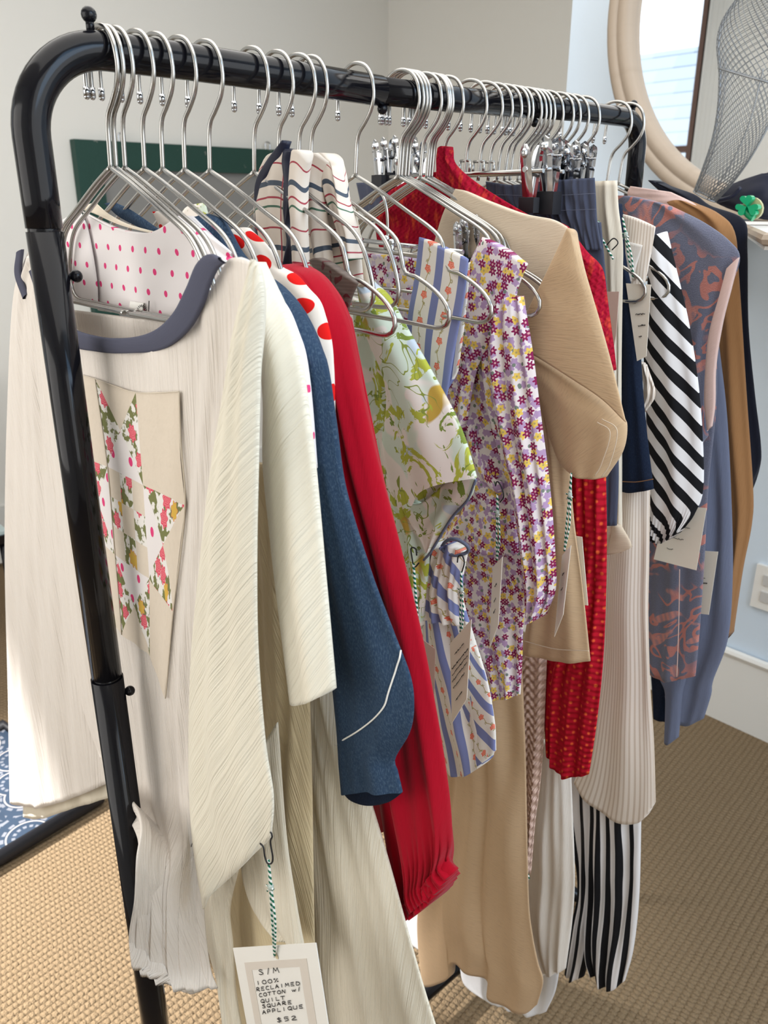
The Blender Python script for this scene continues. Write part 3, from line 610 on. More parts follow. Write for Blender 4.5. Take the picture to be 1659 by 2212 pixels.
# 9 botanical top
a=G('botanical_blouse','mint green top with olive leaf print and a wide turned short sleeve','top',.635)
cloth('body',a,'botan',.650,[(760,640),(775,800),(800,950),(840,1100),(870,1250),(895,1400)],[(840,680),(870,800),(890,950),(915,1100),(928,1190),(915,1330)],th=.008,nf=2,fa=.004,ns=40,nt_=70)
s1=cloth('sleeve',a,'botan',.628,[(783,612),(790,700),(828,800),(838,870),(828,950),(838,1020),(845,1062)],[(797,607),(838,640),(880,712),(930,800),(975,880),(1005,950),(1029,1032)],B=[(845,1062),(880,1080),(905,1092),(925,1060),(970,1040),(1029,1032)],th=.018,nf=1.5,fa=.003,ph=.4,ns=50,nt_=70,hem=1)
cloth('sleeve_lining',a,'botan',.640,[(850,1060),(880,1120),(905,1160),(922,1195)],[(1028,1030),(1020,1070),(985,1110),(930,1192)],T=[(850,1060),(905,1088),(970,1038),(1028,1030)],B=[(922,1195),(930,1192)],th=.003,nf=1.5,fa=.003,ns=30,nt_=26)
line('sleeve_binding',a,'lav',.640,[(1028,1036),(1010,1080),(975,1120),(932,1190),(915,1210)],.0016)
cloth('far_shoulder',a,'botan',.636,[(392,465),(405,500),(430,530)],[(443,437),(455,480),(470,530)],T=[(392,465),(410,446),(443,437)],th=.004,nf=1,fa=.001,ns=14,nt_=14)
# 10 blue striped strap and skirt
a=G('striped_sundress','cream sundress strap with blue stripes and rose vines folded over a hanger','dress',.668)
st=cloth('strap',a,'vine',.666,[(906,512),(896,600),(880,700),(885,800),(900,900)],[(1012,560),(1003,640),(985,740),(970,830),(955,920)],T=[(906,512),(940,524),(1012,560)],th=.005,nf=1,fa=.0012,ns=30,nt_=60,uvm='flow')
cloth('strap_back',a,'vine',.676,[(985,580),(972,700),(955,860)],[(1016,566),(1006,680),(990,800)],th=.003,nf=1,fa=.001,ns=14,nt_=40,uvm='flow')
a=G('striped_shorts','cream cotton bloomers with blue stripes and rose vines, gathered hem, under the botanical sleeve','shorts',.69)
cloth('gathered_cuff',a,'vine_d',.664,[(945,1155),(925,1220),(912,1290),(905,1330)],[(1010,1195),(1000,1250),(1002,1300),(1015,1350)],T=[(945,1155),(955,1180),(980,1172),(1010,1195)],th=.012,nf=5,fa=.004,ns=50,nt_=50,uvm='flow')
Geo().tube(spl([onX(955,1180,.655),onX(965,1168,.65),onX(985,1165,.65),onX(1008,1178,.655),onX(1010,1192,.66),onX(985,1200,.655),onX(960,1192,.652),onX(955,1180,.655)],40),.0022,6,False).out('frill_edge',M['lav'],a)
cloth('leg',a,'vine',.682,[(905,1300),(915,1420),(938,1540),(955,1600),(966,1664)],[(1000,1300),(1025,1380),(1052,1470),(1068,1560),(1071,1620)],B=[(966,1664),(1000,1672),(1040,1655),(1071,1620)],th=.014,nf=2.2,fa=.005,ph=.5,ns=50,nt_=60,uvm='flow')
cloth('leg_front',a,'vine_d',.676,[(995,1380),(985,1480),(990,1560),(1005,1655)],[(1030,1400),(1054,1480),(1068,1560),(1070,1622)],B=[(1005,1655),(1040,1650),(1070,1622)],th=.006,nf=1,fa=.002,ns=30,nt_=40,uvm='flow')
# 11 lilac ditsy dress
a=G('ditsy_dress','lilac dress with tiny maroon and yellow flowers, straps over looped hangers','dress',.74)
cloth('strap',a,'ditsy',.722,[(1042,512),(1010,580),(985,680),(960,800),(965,900),(985,960)],[(1140,570),(1120,620),(1105,680),(1060,740),(1030,800),(1010,900)],T=[(1042,512),(1070,524),(1140,570)],th=.007,nf=1.5,fa=.003,ns=40,nt_=60)
cloth('sleeve',a,'ditsy',.728,[(1075,640),(1045,740),(1050,850),(1075,960),(1105,1060),(1125,1180),(1140,1336)],[(1130,640),(1150,760),(1168,900),(1186,1040),(1196,1160),(1200,1270),(1175,1330)],B=[(1140,1336),(1155,1340),(1175,1330)],th=.014,nf=3,fa=.006,ph=.3,ns=50,nt_=80)
cloth('bodice',a,'ditsy',.742,[(960,760),(945,880),(950,1000),(985,1060),(1000,1100),(940,1180)],[(1090,740),(1100,900),(1110,1000),(1115,1100),(1120,1200)],th=.010,nf=2,fa=.005,ph=1.6,ns=50,nt_=60)
cloth('pocket_edge',a,'ditsy',.733,[(998,800),(1000,900),(1020,990),(1050,1045),(1080,1070)],[(1010,795),(1014,890),(1035,980),(1065,1030),(1084,1040)],th=.005,nf=1,fa=.001,ns=10,nt_=40)
cloth('skirt',a,'ditsy',.750,[(925,1120),(950,1250),(985,1380),(1030,1440),(1042,1498)],[(1130,1100),(1150,1240),(1132,1330),(1128,1420),(1124,1500)],B=[(1042,1498),(1085,1508),(1124,1500)],th=.008,nf=3,fa=.005,ph=2.1,ns=50,nt_=70)
a=G('ditsy_skirt','pale ditsy floral waistband clamped under a chrome bar left of the blue striped strap','skirt',.70)
cloth('waistband',a,'ditsy2',.700,[(772,545),(775,600),(790,660),(830,720)],[(910,558),(905,640),(895,700),(895,760)],th=.005,nf=2,fa=.002,ns=40,nt_=30)
h=thing('clip_bar','double chrome hanger bar holding the pale ditsy waistband','hanger bar',(.69,0,RZ-.18),'chrome clip hangers on the rail')
Geo().tube([onX(755,533,.688),onX(1000,566,.688)],.0028,8).out('front_bar',M['chrome'],h); Geo().tube([onX(755,516,.71),onX(1000,545,.71)],.0028,8).out('rear_bar',M['clip'],h)
Geo().tube([onX(800,618,.685),onX(900,632,.685)],.002,8).out('lower_wire',M['chrome'],h)
for x,y in ((778,535),(835,532),(846,540)): Geo().tube([onX(x,y-16,.69),onX(x,y+10,.69)],.0035,8).ball(onX(x,y-16,.69),.0045,10).out('clamp',M['clip'],h)
Geo().tube(spl([onX(800,440,.70),onX(822,418,.70),onX(835,450,.70),onX(838,500,.70),onX(838,525,.70)],20),.0019,8).out('swivel_wire',M['chrome'],h)
# 12 oatmeal tee
a=G('oatmeal_tee','oatmeal jersey tee with a wide folded kimono sleeve','top',.79)
cloth('collar',a,'oatpale',.780,[(984,408),(960,455),(945,500),(935,540)],[(1225,490),(1235,520),(1190,600),(1105,745)],T=[(984,408),(1010,414),(1060,436),(1130,462),(1190,474),(1225,490)],B=[(935,540),(1000,640),(1105,745)],th=.006,nf=1,fa=.002,ns=50,nt_=40)
cloth('body',a,'oat',.795,[(1060,620),(1105,760),(1150,860),(1170,980),(1180,1100),(1150,1280),(1128,1408)],[(1220,700),(1225,900),(1232,1030),(1240,1130),(1256,1250),(1268,1360),(1275,1428)],B=[(1128,1408),(1200,1424),(1275,1428)],th=.009,nf=1.6,fa=.004,ph=1.7,ns=50,nt_=80)
cloth('sleeve',a,'oat2',.772,[(1106,742),(1118,780),(1150,830),(1172,880),(1190,950),(1212,1000),(1238,1023)],[(1150,758),(1220,800),(1300,858),(1345,900),(1354,925),(1345,975),(1310,1030)],B=[(1238,1023),(1280,1030),(1310,1030)],th=.016,nf=1.2,fa=.003,ph=.2,ns=50,nt_=60,uvm='flow')
cloth('sleeve_fold',a,'oat2',.758,[(1226,492),(1180,590),(1140,670),(1104,742)],[(1244,520),(1262,580),(1310,740),(1352,905)],T=[(1226,492),(1238,498),(1244,520)],B=[(1104,742),(1180,778),(1290,850),(1352,912)],th=.007,nf=.8,fa=.002,ph=.2,ns=60,nt_=60,uvm='flow')
for q in (((1290,912),(1318,935),(1300,1000),(1285,1028)),((1300,905),(1333,930),(1318,1000),(1300,1030))): line('hem_stitching',a,'oatpale',.748,list(q),.0006)
line('hem_stitching',a,'oatpale',.783,[(1133,1385),(1200,1402),(1272,1406)],.0006)
a=G('oatmeal_dress','long oatmeal jersey dress with rippling hem below the striped bloomers','dress',.81)
cloth('skirt',a,'oat',.812,[(930,1400),(945,1600),(938,1750),(915,1900),(902,1990),(908,2090),(915,2130)],[(1125,1400),(1134,1600),(1138,1800),(1142,1950),(1150,2020),(1162,2080),(1173,2120),(1160,2170)],
 B=[(915,2130),(945,2124),(974,2108),(978,2078),(1010,2082),(1056,2108),(1066,2150),(1110,2172),(1140,2184),(1160,2170)],th=.013,nf=2.4,fa=.011,ph=2.9,ns=110,nt_=110)
# 13 crochet, white, red knit
a=G('crochet_cardigan','pale pink crochet edge hanging between the oatmeal dress and red knit','cardigan',.832); cloth('edge',a,'crochet',.833,[(1124,1400),(1130,1550),(1136,1700),(1138,1800),(1137,1888)],[(1182,1400),(1176,1560),(1168,1680),(1155,1780),(1146,1888)],th=.006,nf=1.5,fa=.003,ns=24,nt_=60,uvm='flow')
Geo().tube([onX(1140,1888,.82),onX(1143,1898,.82)],.0016,6).out('green_thread',M['twine'],a)
a=G('white_slip','bright white slip peeking out below the oatmeal dress hem','slip',.85); cloth('skirt',a,'white',.888,[(862,1900),(868,2000),(900,2050),(975,2070),(992,2085),(1005,2130),(1060,2168)],[(1180,1900),(1190,1980),(1200,2060),(1208,2085),(1200,2140),(1180,2185)],B=[(1060,2168),(1100,2178),(1150,2192),(1180,2185)],th=.006,nf=3,fa=.004,ns=50,nt_=50)
a=G('linen_skirt','off white linen skirt below the red rib knit','skirt',.866); cloth('skirt',a,'linen',.868,[(1165,1600),(1160,1700),(1148,1850),(1140,1960),(1150,2050),(1168,2104)],[(1230,1600),(1236,1750),(1241,1900),(1236,2000),(1222,2110)],B=[(1168,2104),(1195,2100),(1222,2092)],th=.012,nf=2.4,fa=.006,ph=1,ns=40,nt_=60)
a=G('red_knit','crimson marled knit cardigan with peaked collar and ribbed body','cardigan',.83)
cloth('collar',a,'knit',.822,[(952,325),(946,360),(945,420),(960,480),(1000,520)],[(978,325),(984,355),(1030,395),(1100,440),(1170,480)],T=[(952,325),(964,316),(978,325)],th=.010,nf=1.5,fa=.004,ns=40,nt_=40)
cloth('far_front',a,'knit',.825,[(820,440),(812,470),(814,510),(820,534)],[(950,370),(975,430),(980,490),(1000,536)],T=[(820,440),(860,408),(905,385),(950,370)],B=[(820,534),(900,534),(1000,536)],th=.010,nf=3,fa=.005,ph=.8,ns=60,nt_=40)
cloth('sleeve',a,'knit',.820,[(1180,470),(1225,560),(1250,640),(1290,740),(1300,800)],[(1230,500),(1268,545),(1300,580),(1310,640),(1322,740),(1328,800)],th=.016,nf=1.3,fa=.004,ns=30,nt_=50)
cloth('body',a,'knit2',.842,[(1235,1000),(1240,1200),(1215,1350),(1180,1430),(1176,1520),(1180,1620)],[(1308,1000),(1310,1200),(1304,1400),(1290,1550),(1272,1672)],B=[(1180,1620),(1200,1650),(1230,1674),(1272,1672)],th=.012,nf=3.3,fa=.005,ph=.4,ns=60,nt_=90)
# 14 slate skirt / trousers
a=G('slate_trousers','slate blue trousers with gathered elastic waist held by a big steel clip','trousers',.915)
cloth('waistband',a,'slate',.905,[(1050,392),(1056,430),(1090,480),(1120,540)],[(1284,384),(1287,430),(1290,480),(1300,540)],T=[(1050,392),(1110,400),(1180,392),(1284,384)],th=.010,nf=13,fa=.0038,ph=.8,ns=150,nt_=30)
cloth('far_waistband',a,'slate',.925,[(770,395),(780,440),(790,480)],[(960,388),(960,440),(960,480)],th=.008,nf=8,fa=.002,ns=60,nt_=16)
cloth('leg',a,'slate',.912,[(1200,480),(1240,640),(1270,900),(1290,1130)],[(1298,480),(1312,640),(1326,800),(1336,1000),(1332,1135)],th=.009,nf=2,fa=.003,ns=40,nt_=60)
for k,(ya,yb) in enumerate((((1052,420),(1287,418)),((1070,452),(1289,452)))): line('elastic_stitching',a,'lav',.893,[ya,((ya[0]+yb[0])/2,ya[1]+3),yb],.0003)
def bigclip(x,y,X,s,label,nm='trouser_clip',rot=0):
    c=onX(x,y,X); h=thing(nm,label,'clip',c,'grey steel trouser clips')
    for sgn in (-1,1):
        g=Geo(); n=16
        for k in range(n+1):
            t=k/n; zz=c.z+s*(.5-t)*.062; w_=s*.0085*(math.sqrt(max(0,1-((.16-t)/.16)**2)) if t<.16 else 1); xx=c.x+sgn*s*(.011-.008*t)
            for q in (-1,-.6,0,.6,1): g.v.append(Vector((xx+sgn*s*.002*(1-abs(q))-(.001*s*math.exp(-((t-.17)/.07)**2)*(abs(q)<.7)*-2*sgn),c.y+q*w_,zz))); g.uv.append((q,t))
        for k in range(n):
            for q in range(4): b=k*5+q; g.f.append((b,b+1,b+6,b+5))
        g.tube([Vector((c.x+sgn*s*.009,c.y-s*.0083,c.z+s*.012)),Vector((c.x+sgn*s*.009,c.y+s*.0083,c.z+s*.012))],.0012*s,6).out('lever',M['clip'],h)
    Geo().ball((c.x-s*.0125,c.y,c.z+s*.020),.0046*s,14).out('finger_dimple',M['clip'],h)
    Geo().box((c.x-s*.0075,c.y-s*.0125,c.z-s*.047),(c.x+s*.0075,c.y+s*.0125,c.z-s*.024)).out('rubber_grip',M['rubber'],h,False)
    Geo().tube([(c.x-s*.010,c.y,c.z),(c.x+s*.010,c.y,c.z)],.003*s,8).out('spring',M['clip'],h)
bigclip(1188,362,.88,1.15,'steel clip with black rubber grip biting the slate waistband front')
bigclip(1206,352,.905,.9,'steel clip half hidden just behind the one on the slate waistband'); bigclip(1234,365,.92,.95,'dark steel clip, middle one of the row behind the slate waistband')
bigclip(1250,355,.94,.9,'steel clip, fourth of the row behind the slate waistband'); bigclip(1268,362,.955,.9,'farthest steel clip of the row, beside the ecru trousers')
for k,(x,y) in enumerate(((820,345),(838,340),(862,336),(885,336),(905,345))): bigclip(x,y,.90+.012*k,.9,['leftmost chrome clip in the row left of the red knit','second chrome clip from the left, left of the red knit','middle chrome clip in the row left of the red knit','fourth chrome clip in the row left of the red knit','chrome clip nearest the red knit peak, on its left'][k])
for k,(x,y,s_) in enumerate(((996,525,.8),(1010,518,.85),(1038,510,.8))): bigclip(x,y,.765+.008*k,s_,['steel clip left of the ditsy strap, over the oatmeal collar','steel clip between two others above the ditsy strap','steel clip touching the top of the ditsy strap'][k])
# 15 ecru trousers, indigo, ticking
a=G('ecru_trousers','ecru canvas trousers with flat top next to the slate waistband','trousers',.955)
cloth('waist',a,'ecru',.950,[(1283,392),(1285,450),(1293,520),(1300,600),(1322,800),(1330,1000),(1318,1190)],[(1333,390),(1336,450),(1345,520),(1345,600),(1342,800),(1342,1000),(1345,1190)],th=.007,nf=2,fa=.003,ns=30,nt_=70)
cloth('turned_hem',a,'oatpale',.944,[(1308,1135),(1306,1200)],[(1336,1132),(1340,1195)],B=[(1306,1200),(1362,1182),(1340,1195)],th=.006,nf=1,fa=.002,ns=20,nt_=16)
cloth('turned_corner',a,'oatpale',.940,[(1325,1132),(1318,1165),(1312,1198)],[(1342,1134),(1364,1178),(1345,1192)],th=.005,nf=.5,fa=.001,ns=14,nt_=14)
a=G('indigo_jeans','dark indigo jeans leg with an orange stitched hem','trousers',.97)
cloth('leg',a,'indigo',.968,[(1332,440),(1336,600),(1340,800),(1338,950),(1336,1058)],[(1338,440),(1352,560),(1378,700),(1390,860),(1400,960),(1412,1056)],B=[(1336,1058),(1370,1062),(1412,1056)],th=.010,nf=1.2,fa=.003,ns=30,nt_=60)
line('hem_stitching',a,'camel',.956,[(1338,1040),(1375,1041),(1411,1035)],.0006)
a=G('ticking_dress','beige ticking striped pinafore dress with long flared skirt','dress',.99)
cloth('strap',a,'tick',.978,[(1334,460),(1336,520),(1340,600),(1350,680)],[(1416,490),(1408,540),(1396,600),(1382,660)],T=[(1334,460),(1370,470),(1416,490)],th=.005,nf=1,fa=.001,ns=24,nt_=40)
cloth('facing',a,'linen',.972,[(1350,520),(1345,560),(1352,605)],[(1388,530),(1376,570),(1364,608)],th=.003,nf=1,fa=.001,ns=14,nt_=16)
cloth('ruffle',a,'tick',.990,[(1385,780),(1390,830),(1388,880)],[(1398,790),(1416,850),(1395,890)],th=.004,nf=2,fa=.003,ns=14,nt_=16)
cloth('skirt',a,'tick',.985,[(1328,1040),(1312,1200),(1300,1400),(1280,1560),(1262,1640),(1240,1690)],[(1404,1040),(1402,1200),(1400,1330),(1404,1480),(1412,1600),(1416,1733)],B=[(1240,1690),(1280,1730),(1330,1765),(1385,1772),(1416,1733)],th=.012,nf=1.6,fa=.005,ph=.7,ns=60,nt_=90,uvm='flow')
# 16 black and white stripes
a=G('striped_trousers','black and white vertical striped wide trousers near the carpet','trousers',1.02)
cloth('leg',a,'bw_v',1.008,[(1228,1640),(1238,1800),(1250,1920),(1235,2000),(1222,2100)],[(1300,1640),(1300,1800),(1288,1950),(1278,2050),(1262,2110)],B=[(1222,2100),(1240,2110),(1262,2108)],th=.014,nf=2,fa=.007,ns=50,nt_=60,uvm='flow')
cloth('leg',a,'bw_v',.998,[(1262,1640),(1268,1800),(1262,1950),(1264,2050),(1278,2095)],[(1386,1640),(1384,1800),(1380,1940),(1368,2050),(1350,2118)],B=[(1278,2095),(1300,2118),(1330,2130),(1350,2118)],th=.014,nf=3,fa=.008,ph=1.3,ns=60,nt_=70,uvm='flow')
a=G('striped_blouse','black and white striped top with puffed sleeve gathered at the wrist','top',1.03)
cloth('sleeve',a,'bw_d',1.028,[(1404,520),(1400,620),(1392,760),(1398,900),(1402,1050),(1404,1150)],[(1440,500),(1465,600),(1488,700),(1508,830),(1518,960),(1518,1060),(1500,1110),(1478,1140)],B=[(1404,1150),(1430,1170),(1455,1160),(1478,1140)],th=.016,nf=1.6,fa=.004,ph=.9,ns=50,nt_=80,gather=.003)
# 17 jacquard vest
a=G('jacquard_vest','slate and coral leaf jacquard vest with pale pink bound armhole','vest',1.085)
cloth('shoulder',a,'jac',1.082,[(1330,422),(1345,470),(1400,560),(1430,700),(1478,900),(1480,1000)],[(1450,445),(1520,480),(1575,520),(1598,560),(1570,640),(1535,720),(1520,860),(1530,940)],T=[(1330,422),(1370,425),(1450,445)],th=.010,nf=1.4,fa=.004,ns=60,nt_=80)
cloth('body',a,'jac',1.092,[(1398,700),(1396,900),(1394,1200),(1392,1440)],[(1545,700),(1548,860),(1530,1050),(1522,1200),(1512,1350),(1502,1460)],B=[(1392,1440),(1420,1462),(1450,1468),(1502,1460)],th=.010,nf=2,fa=.004,ns=50,nt_=70)
ribbon('armhole_binding',a,'rose',1.075,[(1598,556),(1582,620),(1562,700),(1548,790),(1546,870),(1540,920)],[(1572,580),(1556,640),(1534,720),(1526,800),(1524,870),(1530,930)],None,.004,50,6,.004)
line('side_seam',a,'rose',1.078,[(1468,1230),(1466,1350),(1462,1462)],.0007)
# 18 sweatshirt, camel, black
a=G('lavender_sweatshirt','dusty lavender blue sweatshirt with ribbed cuffs hanging behind the jacquard vest','sweatshirt',1.15)
cloth('body',a,'lav',1.155,[(1480,600),(1490,900),(1480,1200),(1450,1400),(1438,1500)],[(1552,740),(1570,900),(1580,1100),(1582,1250),(1572,1380),(1540,1470),(1536,1500),(1520,1552)],B=[(1438,1500),(1480,1560),(1520,1552)],th=.016,nf=2,fa=.005,ns=50,nt_=80)
cloth('sleeve',a,'lav',1.135,[(1410,1380),(1425,1460),(1438,1500),(1436,1600)],[(1480,1380),(1482,1460),(1474,1500),(1466,1592)],B=[(1436,1600),(1448,1604),(1466,1592)],th=.012,nf=1,fa=.002,ns=24,nt_=40)
cloth('far_body',a,'indigo',1.175,[(1400,1380),(1408,1480),(1412,1550)],[(1450,1380),(1452,1480),(1445,1560)],th=.008,nf=1,fa=.003,ns=20,nt_=24)
a=G('camel_sweater','camel brown knit top with pale pink neck facing','top',1.19)
cloth('neck_facing',a,'rose',1.178,[(1362,402),(1356,420),(1372,445)],[(1450,415),(1500,440),(1520,465)],T=[(1362,402),(1400,408),(1450,415)],th=.006,nf=1,fa=.002,ns=24,nt_=16)
cloth('sleeve',a,'camel',1.186,[(1440,440),(1500,520),(1540,800),(1560,1050),(1570,1200),(1572,1380)],[(1500,438),(1550,460),(1586,500),(1596,600),(1612,850),(1626,1050),(1624,1130),(1604,1230),(1582,1360)],T=[(1440,440),(1470,432),(1500,438)],th=.016,nf=1.6,fa=.004,ns=40,nt_=80)
a=G('black_blouse','black crepe top with dark print, farthest on the rail','top',1.235)
cloth('sleeve',a,'blk',1.232,[(1404,392),(1450,440),(1540,560),(1560,800),(1580,1000),(1588,1180),(1580,1330)],[(1440,400),(1500,420),(1534,444),(1606,474),(1614,540),(1616,700),(1630,850),(1643,960),(1640,1010),(1612,1080),(1600,1200)],T=[(1404,392),(1416,390),(1440,400)],th=.016,nf=1.6,fa=.004,ns=40,nt_=80)
# ---------------------------------------------------------------- price tags
def card(label,X,corners,hole,pin,mat='card',dxs=(0,0,0,0),scrib=None,grp=None,pinmat='ink',txt=None,pinpts=None,knot=None,frame=False):
    P=[onX(x,y,X+d_) for (x,y),d_ in zip(corners,dxs)]; nrm=(P[1]-P[0]).cross(P[3]-P[0]).normalized()
    if nrm.dot(CP-P[0])<0: nrm=-nrm
    t=thing('price_tag',label,'tag',P[0],grp or 'handwritten price tags')
    Geo().prism(P,-nrm*.0007).out('card',M[mat],t,False)
    def at(u,v,h=.0006): return P[0].lerp(P[1],u).lerp(P[3].lerp(P[2],u),v)+nrm*h
    if frame:
        def fr(u0,v0,u1,v1): Geo().prism([at(u0,v0,.0004),at(u1,v0,.0004),at(u1,v1,.0004),at(u0,v1,.0004)],-nrm*.0003).out('printed_frame',M['cardb'],t,False)
        fr(.13,.115,.885,.175); fr(.13,.175,.215,.95); fr(.80,.175,.885,.95)
    if scrib:
        g=Geo(); r_=random.Random(len(label))
        for (v,u0,u1) in scrib:
            n=int((u1-u0)*60); pts=[at(u0+(u1-u0)*i/n,v+r_.uniform(-.012,.012)*(1 if i%2 else -1),.0008) for i in range(n+1)]; g.tube(pts,.00035,4)
        g.out('handwriting',M['ink'],t)
    if hole:
        hp=onX(hole[0],hole[1],X)+nrm*.0012; ho=Geo(); U=(P[1]-P[0]).normalized(); Wd=nrm.cross(U)
        ho.prism([hp-nrm*.0006+ (U*math.cos(k*PI/8)+Wd*math.sin(k*PI/8))*.0036 for k in range(16)],nrm*.0001); ho.out('punched_hole',M['cardb'] if not frame else M['cream_shaded'],t,False)
        kk=knot or pin
        def off(p,dx): return onX(p[0]+dx,p[1],X-.006)
        g=Geo(); 
        for sg in (-1,1):
            g.tube(spl([off(pin,0),off(((pin[0]*2+hole[0])/3,(pin[1]*2+hole[1])/3),sg*1.5),off(((pin[0]+hole[0]*2)/3,(pin[1]+hole[1]*2)/3),sg*3.2),hp+nrm*.001],30),.0011,8)
        g.out('twine',M['twine'],t)
        kx,ky=pin[0]*.72+hole[0]*.28,pin[1]*.72+hole[1]*.28
        g=Geo(); 
        for q in range(4): g.tube([off((kx,ky),0),off((kx+[-7,6,-9,3][q],ky+[9,6,-3,14][q]),0)],.0010,6)
        g.ball(off((kx,ky),0),.0028,10,1.4); g.out('twine_knot',M['twine'],t)
        if pinpts: Geo().tube(spl([onX(x,y,X-.010) for x,y in pinpts],30),.0008,8).out('safety_pin',M['ink'],t)
    return t,at,nrm,P
tg,at,nrm,P=card('large white price tag lettered S/M hanging from the cream sleeve by green twine',.300,[(503,2048),(682,2037),(722,2300),(552,2318)],(597,2063),(580,1858),'cardw',frame=True,pinpts=[(562,1822),(569,1830),(572,1850),(578,1865),(587,1864),(589,1850),(584,1820),(588,1806),(584,1797)])
U=(P[1]-P[0]).normalized(); Wd=-(P[3]-P[0]).normalized(); Wd=(Wd-U*Wd.dot(U)).normalized(); wd=(P[1]-P[0]).length; ht=(P[3]-P[0]).length
ST={'S':[(.75,.85,.4,1,.15,.8,.55,.5,.8,.25,.45,0,.1,.12)],'/':[(.3,-.1,.6,1.1)],'M':[(0,0,.15,1,.45,.35,.75,1,.95,0)],'1':[(.4,0,.4,1)],'0':[(.5,1,.1,.7,.15,.2,.5,0,.9,.3,.85,.8,.5,1)],
'%':[(.2,1,.05,.8,.25,.7,.35,.9,.2,1),(.2,0,.85,1),(.85,.3,.75,.2,.9,.12,.95,.25,.85,.3)],'R':[(.1,0,.15,1,.7,.9,.65,.6,.15,.5,.85,0)],'E':[(.8,1,.15,.95,.1,0,.8,.05),(.1,.5,.65,.52)],'C':[(.85,.9,.4,1,.1,.5,.35,0,.85,.1)],'L':[(.15,1,.1,0,.8,.05)],
'A':[(0,0,.45,1,.9,0),(.15,.4,.75,.42)],'I':[(.4,1,.42,0)],'D':[(.15,1,.1,0,.75,.15,.85,.7,.1,1)],'O':[(.5,1,.1,.7,.15,.2,.5,0,.9,.3,.85,.8,.5,1)],'T':[(0,.95,.9,1),(.45,1,.42,0)],'N':[(.05,0,.15,1,.75,0,.85,1)],'w':[(0,.6,.2,0,.45,.5,.65,0,.9,.65)],
'Q':[(.5,1,.1,.7,.15,.2,.5,0,.9,.3,.85,.8,.5,1),(.55,.3,.95,-.1)],'U':[(.05,1,.1,.15,.45,0,.8,.2,.85,1)],'P':[(.15,0,.12,1,.75,.9,.7,.5,.15,.45)],'$':[(.75,.85,.4,1,.15,.8,.55,.5,.8,.25,.45,0,.1,.12),(.45,1.15,.45,-.15)],'5':[(.8,1,.2,1,.2,.55,.7,.6,.75,.15,.2,0)],'2':[(.15,.8,.45,1,.8,.75,.1,.05,.9,0)]}
def letters(s_,u,v,cw,chh,rise=.012):
    g=Geo()
    for n_,chx in enumerate(s_):
        for stt in ST.get(chx,[]):
            pts=[at(u+(n_+stt[k]*.78)*cw,v-rise*n_*.25-stt[k+1]*chh,.0008) for k in range(0,len(stt),2)]
            g.tube(spl(pts,len(pts)*4) if len(pts)>2 and chx in 'SCODQU052RP$' else pts,.00034,5)
    g.out('handwriting',M['ink'],tg)
for s_,u,v,cw,chh in (('S/M',.30,.215,.095,.040),('100%',.25,.292,.075,.030),('RECLAIMED',.235,.342,.062,.028),('COTTON w/',.255,.388,.060,.027),('QUILT',.265,.436,.066,.027),('SQUARE',.270,.478,.066,.027),('APPLIQUE',.260,.526,.066,.028),('$52',.43,.600,.090,.032)): letters(s_,u,v,cw,chh)
card('cream price tag hanging on edge below the gathered striped cuff, four lines of black writing',.650,[(972,1390),(1018,1338),(1008,1510),(976,1562)],(998,1376),(996,1235),'card',(0,-.012,-.012,0),[(.20,.25,.7),(.34,.1,.95),(.42,.1,.95),(.50,.1,.9),(.60,.15,.8),(.80,.3,.7)],pinpts=[(988,1215),(990,1202),(998,1200),(1003,1215),(998,1235)])
card('narrow cream price tag seen edge on, hanging from the ditsy dress by green twine',.715,[(1064,1225),(1085,1203),(1076,1350),(1057,1400)],(1077,1210),(1074,1068),'card',(0,-.02,-.02,0),[(.3,.4,.6),(.5,.4,.6),(.65,.4,.6)],pinpts=[(1070,1050),(1074,1040),(1082,1050),(1088,1072),(1080,1085)])
card('narrow cream price tag seen edge on, hanging below the oatmeal sleeve by green twine',.750,[(1214,1200),(1233,1178),(1216,1328),(1197,1376)],(1223,1190),(1234,1022),'card',(0,-.02,-.02,0),[(.3,.4,.6),(.5,.4,.6)])
card('small beige tag tucked beside the crimson sleeve below the leafy top',.640,[(908,1378),(940,1402),(938,1500),(912,1470)],None,None,'cardp')
t_=card('plain cream tag behind the oatmeal tee over the red rib knit',.800,[(1243,1158),(1257,1160),(1270,1308),(1255,1306)],None,None,'card')
card('dusty pink card tag beside the red knit sleeve',.900,[(1302,630),(1337,630),(1331,720),(1318,800)],None,None,'cardp')
card('cream price tag standing against the ticking strap with lines of black writing',.958,[(1352,612),(1406,615),(1396,770),(1376,780)],(1370,602),(1345,470),'card',(0,0,0,0),[(.25,.15,.4),(.4,.3,.8),(.55,.4,.85),(.7,.4,.6)])
card('cream price tag under the puffed striped sleeve, writing turned sideways',1.05,[(1440,1090),(1526,1098),(1504,1232),(1412,1208)],None,None,'card',(0,0,0,0),[(.35,.3,.7),(.55,.35,.6),(.75,.25,.4)])
card('cream price tag on the lavender sweatshirt with two short black words',1.12,[(1515,1190),(1551,1192),(1531,1328),(1505,1325)],None,None,'card',(0,0,0,0),[(.42,.1,.4),(.5,.1,.6)])
t_=thing('twine_loop','green and white twine with black pin dangling over the ecru trousers','twine',onX(1300,500,.93)); g=Geo()
g.tube(spl([onX(1292,478,.925),onX(1298,510,.925),onX(1300,550,.925),onX(1304,570,.925)],20),.0016,8).tube(spl([onX(1300,515,.925),onX(1318,548,.925),onX(1325,560,.925)],12),.0014,8); g.out('twine',M['twine'],t_)
Geo().tube(spl([onX(1310,530,.922),onX(1325,515,.922),onX(1335,525,.922),onX(1322,540,.922)],16),.0008,6).out('safety_pin',M['ink'],t_)
